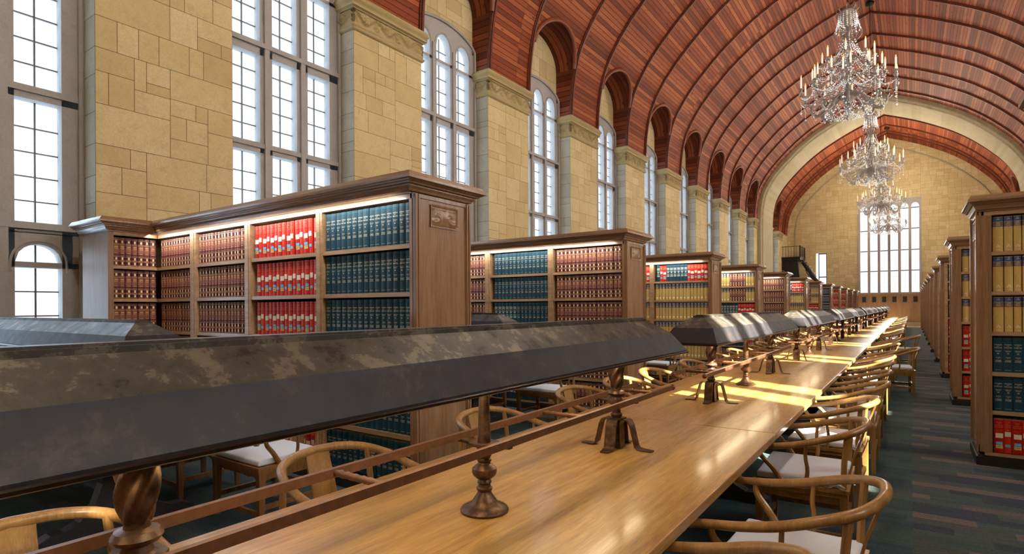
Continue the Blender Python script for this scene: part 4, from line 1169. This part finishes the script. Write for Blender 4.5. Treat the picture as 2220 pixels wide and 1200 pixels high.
CN = {'teal': 'teal gilt-lettered', 'red': 'red stickered', 'red2': 'slim red stickered', 'maroon': 'maroon gilt-banded', 'maroon2': 'slim maroon gilt-banded', 'yellow': 'ochre', 'yellow2': 'ochre', 'yellow3': 'slim ochre'}
CASEN = {1: 'teal-red-maroon bookcase', 2: 'maroon-teal bookcase', 3: 'yellow bookcase', 4: 'maroon-yellow bookcase', 5: 'all-maroon bookcase'}
def far_mats():
    fm = {}
    sc = {'teal': [(.76,.81,.1,.9,srgb(176,180,160)),(.69,.73,.1,.9,srgb(170,176,156)),(.585,.625,.1,.9,srgb(150,160,146)),(.51,.56,.3,.7,srgb(190,190,168)),(.40,.44,.15,.85,srgb(160,166,150)),(.29,.36,.12,.88,srgb(164,168,150))],
          'red': [(.44,.58,.1,.9,srgb(222,214,190)),(.245,.33,.12,.85,srgb(96,178,206)),(.135,.235,.1,.88,srgb(196,176,104)),(.74,.92,.12,.88,srgb(206,84,48))],
          'red2': [(.49,.63,.1,.9,srgb(222,214,190)),(.185,.265,.12,.85,srgb(96,178,206)),(.76,.93,.12,.88,srgb(214,96,56))],
          'yellow': [(.87,.965,.2,.8,srgb(140,156,176)),(.73,.83,.15,.85,srgb(170,156,136)),(.10,.19,.25,.75,srgb(232,224,190))]}
    base = {'teal': [(0,TEAL),(.93,TEAL2)], 'red': [(0,RE)], 'red2': [(0,srgb(200,48,30))],
            'yellow': [(0,srgb(204,174,100)),(.70,srgb(222,200,146)),(.705,srgb(104,84,72)),(.845,srgb(214,186,120)),(.855,srgb(44,72,128)),(.975,srgb(206,180,110))]}
    for q in sc: fm[q] = spine(q + '_distant', base[q], .5, script=sc[q])
    fm['maroon'] = M['maroon']; return fm
FM = far_mats(); keys = list(FM); stuff = MB()
for i, (ty, mw, side, k, bay, row, idx) in enumerate(plan):
    w, h = BOOK[ty]
    if i not in chosen:
        spine_mesh(stuff, 0, w, h, (keys.index(MATOF[ty]) if MATOF[ty] in keys else 0, len(keys)), mw); continue
    o = bpy.data.objects.new('book', BM[ty]); COL.objects.link(o); o.matrix_world = mw
    if k == 1 and side == 'L' and bay == 1 and row == 0 and idx in (1,2,3,4): o.matrix_world = Matrix.Translation((0,0,.0025)) @ mw @ Matrix.Rotation(-.06, 4, 'Y')
    where = 'corner bookcase by the pier' if bay == 9 else ('aisle-side bookcase' if side == 'R' and k == 0 else 'distant aisle bookcase' if side == 'R' else CASEN.get(k, '%s bookcase in line' % ORD[k-1]))
    frm = ('from the window side' if bay == 9 else 'in from the end panel') if bay in (0, 9) else 'in %s bay' % ORD[bay]
    tag(o, '%s book, %s %s, %s shelf, %s' % (CN[ty], ORD[idx], frm, ROWN[row], where), 'book', '%s books on the %s shelf of the %s' % (MATOF[ty], ROWN[row], where))
    for nm, me in LET[ty]:
        c = bpy.data.objects.new(nm, me); COL.objects.link(c); c.parent = o
o = stuff.build('book', [FM[q] for q in keys] + [M['page']])
tag(o, 'remaining smaller or half-hidden books filling the shelves of all the bookcases', 'book', kind='stuff')

# ------------------------------------------------------------------ light
def lamp(name, typ, loc, energy, color=(1,1,1), **kw):
    l = bpy.data.lights.new(name, typ); l.energy = energy; l.color = color
    for a, v in kw.items(): setattr(l, a, v)
    o = bpy.data.objects.new(name, l); COL.objects.link(o); o.location = loc; return o
sd = Vector((-1, .54, -.80))
o = lamp('sun', 'SUN', (20, -10, 14), 72.0, (1, .92, .76), angle=math.radians(.7)); o.rotation_euler = sd.to_track_quat('-Z', 'Y').to_euler()
def sky(name, loc, rot, sx, sy, rad, col):
    o = lamp(name, 'AREA', loc, rad*PI*sx*sy, col, shape='RECTANGLE', size=sx, size_y=sy); o.rotation_euler = rot; return o
sky('sky_left', (XC-HW-2.2, 24, 6.2), (PI/2, 0, -PI/2), 66, 14, 4.6, (.52, .76, 1.0))
sky('sky_right', (XC+HW+2.2, 24, 6.2), (PI/2, 0, PI/2), 66, 14, 24.0, (1.0, .95, .86))
sky('sky_end', (XC, YE+2.2, 6.5), (PI/2, 0, PI), 14, 13, 7.0, (1, .96, .88))
for i, yy in enumerate(CHY):  # added fill lights set off from the chandeliers, without fixtures
    lamp('fill_light', 'POINT', (-1.40, yy+(5.2 if i < 3 else -1.6), (9,9,9,10.6)[i]), (400, 420, 460, 800)[i], (1, .86, .66), shadow_soft_size=.08)
lamp('fill_light', 'POINT', (-1.40, 10.2, 9.5), 480, (1, .88, .70), shadow_soft_size=.08)  # further added fill where no chandelier hangs
lamp('fill_light', 'POINT', (-1.40, 0.4, 9.5), 620, (1, .88, .70), shadow_soft_size=.08)
for k in range(1, 7):
    lo = lamp('shelf_light', 'AREA', (-5.7, LY[k]-HB-.11, 2.525), 22, (1, .99, .97), shape='RECTANGLE', size=4.4, size_y=.04); lo.rotation_euler = (math.radians(22), 0, 0)
for j in range(3):
    lo = lamp('hood_light', 'AREA', (-1.45, 1.86+4.55*j, 1.30), 12, (1, .80, .50), shape='RECTANGLE', size=.08, size_y=3.3)
W = bpy.data.worlds.new('sky'); S.world = W; W.use_nodes = True
bg = W.node_tree.nodes['Background']; bg.inputs[0].default_value = (.93, .97, 1, 1); bg.inputs[1].default_value = 1.3
S.view_settings.view_transform = 'Standard'; S.view_settings.look = 'None'; S.view_settings.exposure = 0.0
S.cycles.use_denoising = True
S.cycles.max_bounces = 8; S.cycles.diffuse_bounces = 4; S.cycles.glossy_bounces = 3; S.cycles.transparent_max_bounces = 8
S.cycles.sample_clamp_indirect = 6.0; S.cycles.caustics_reflective = False; S.cycles.caustics_refractive = False
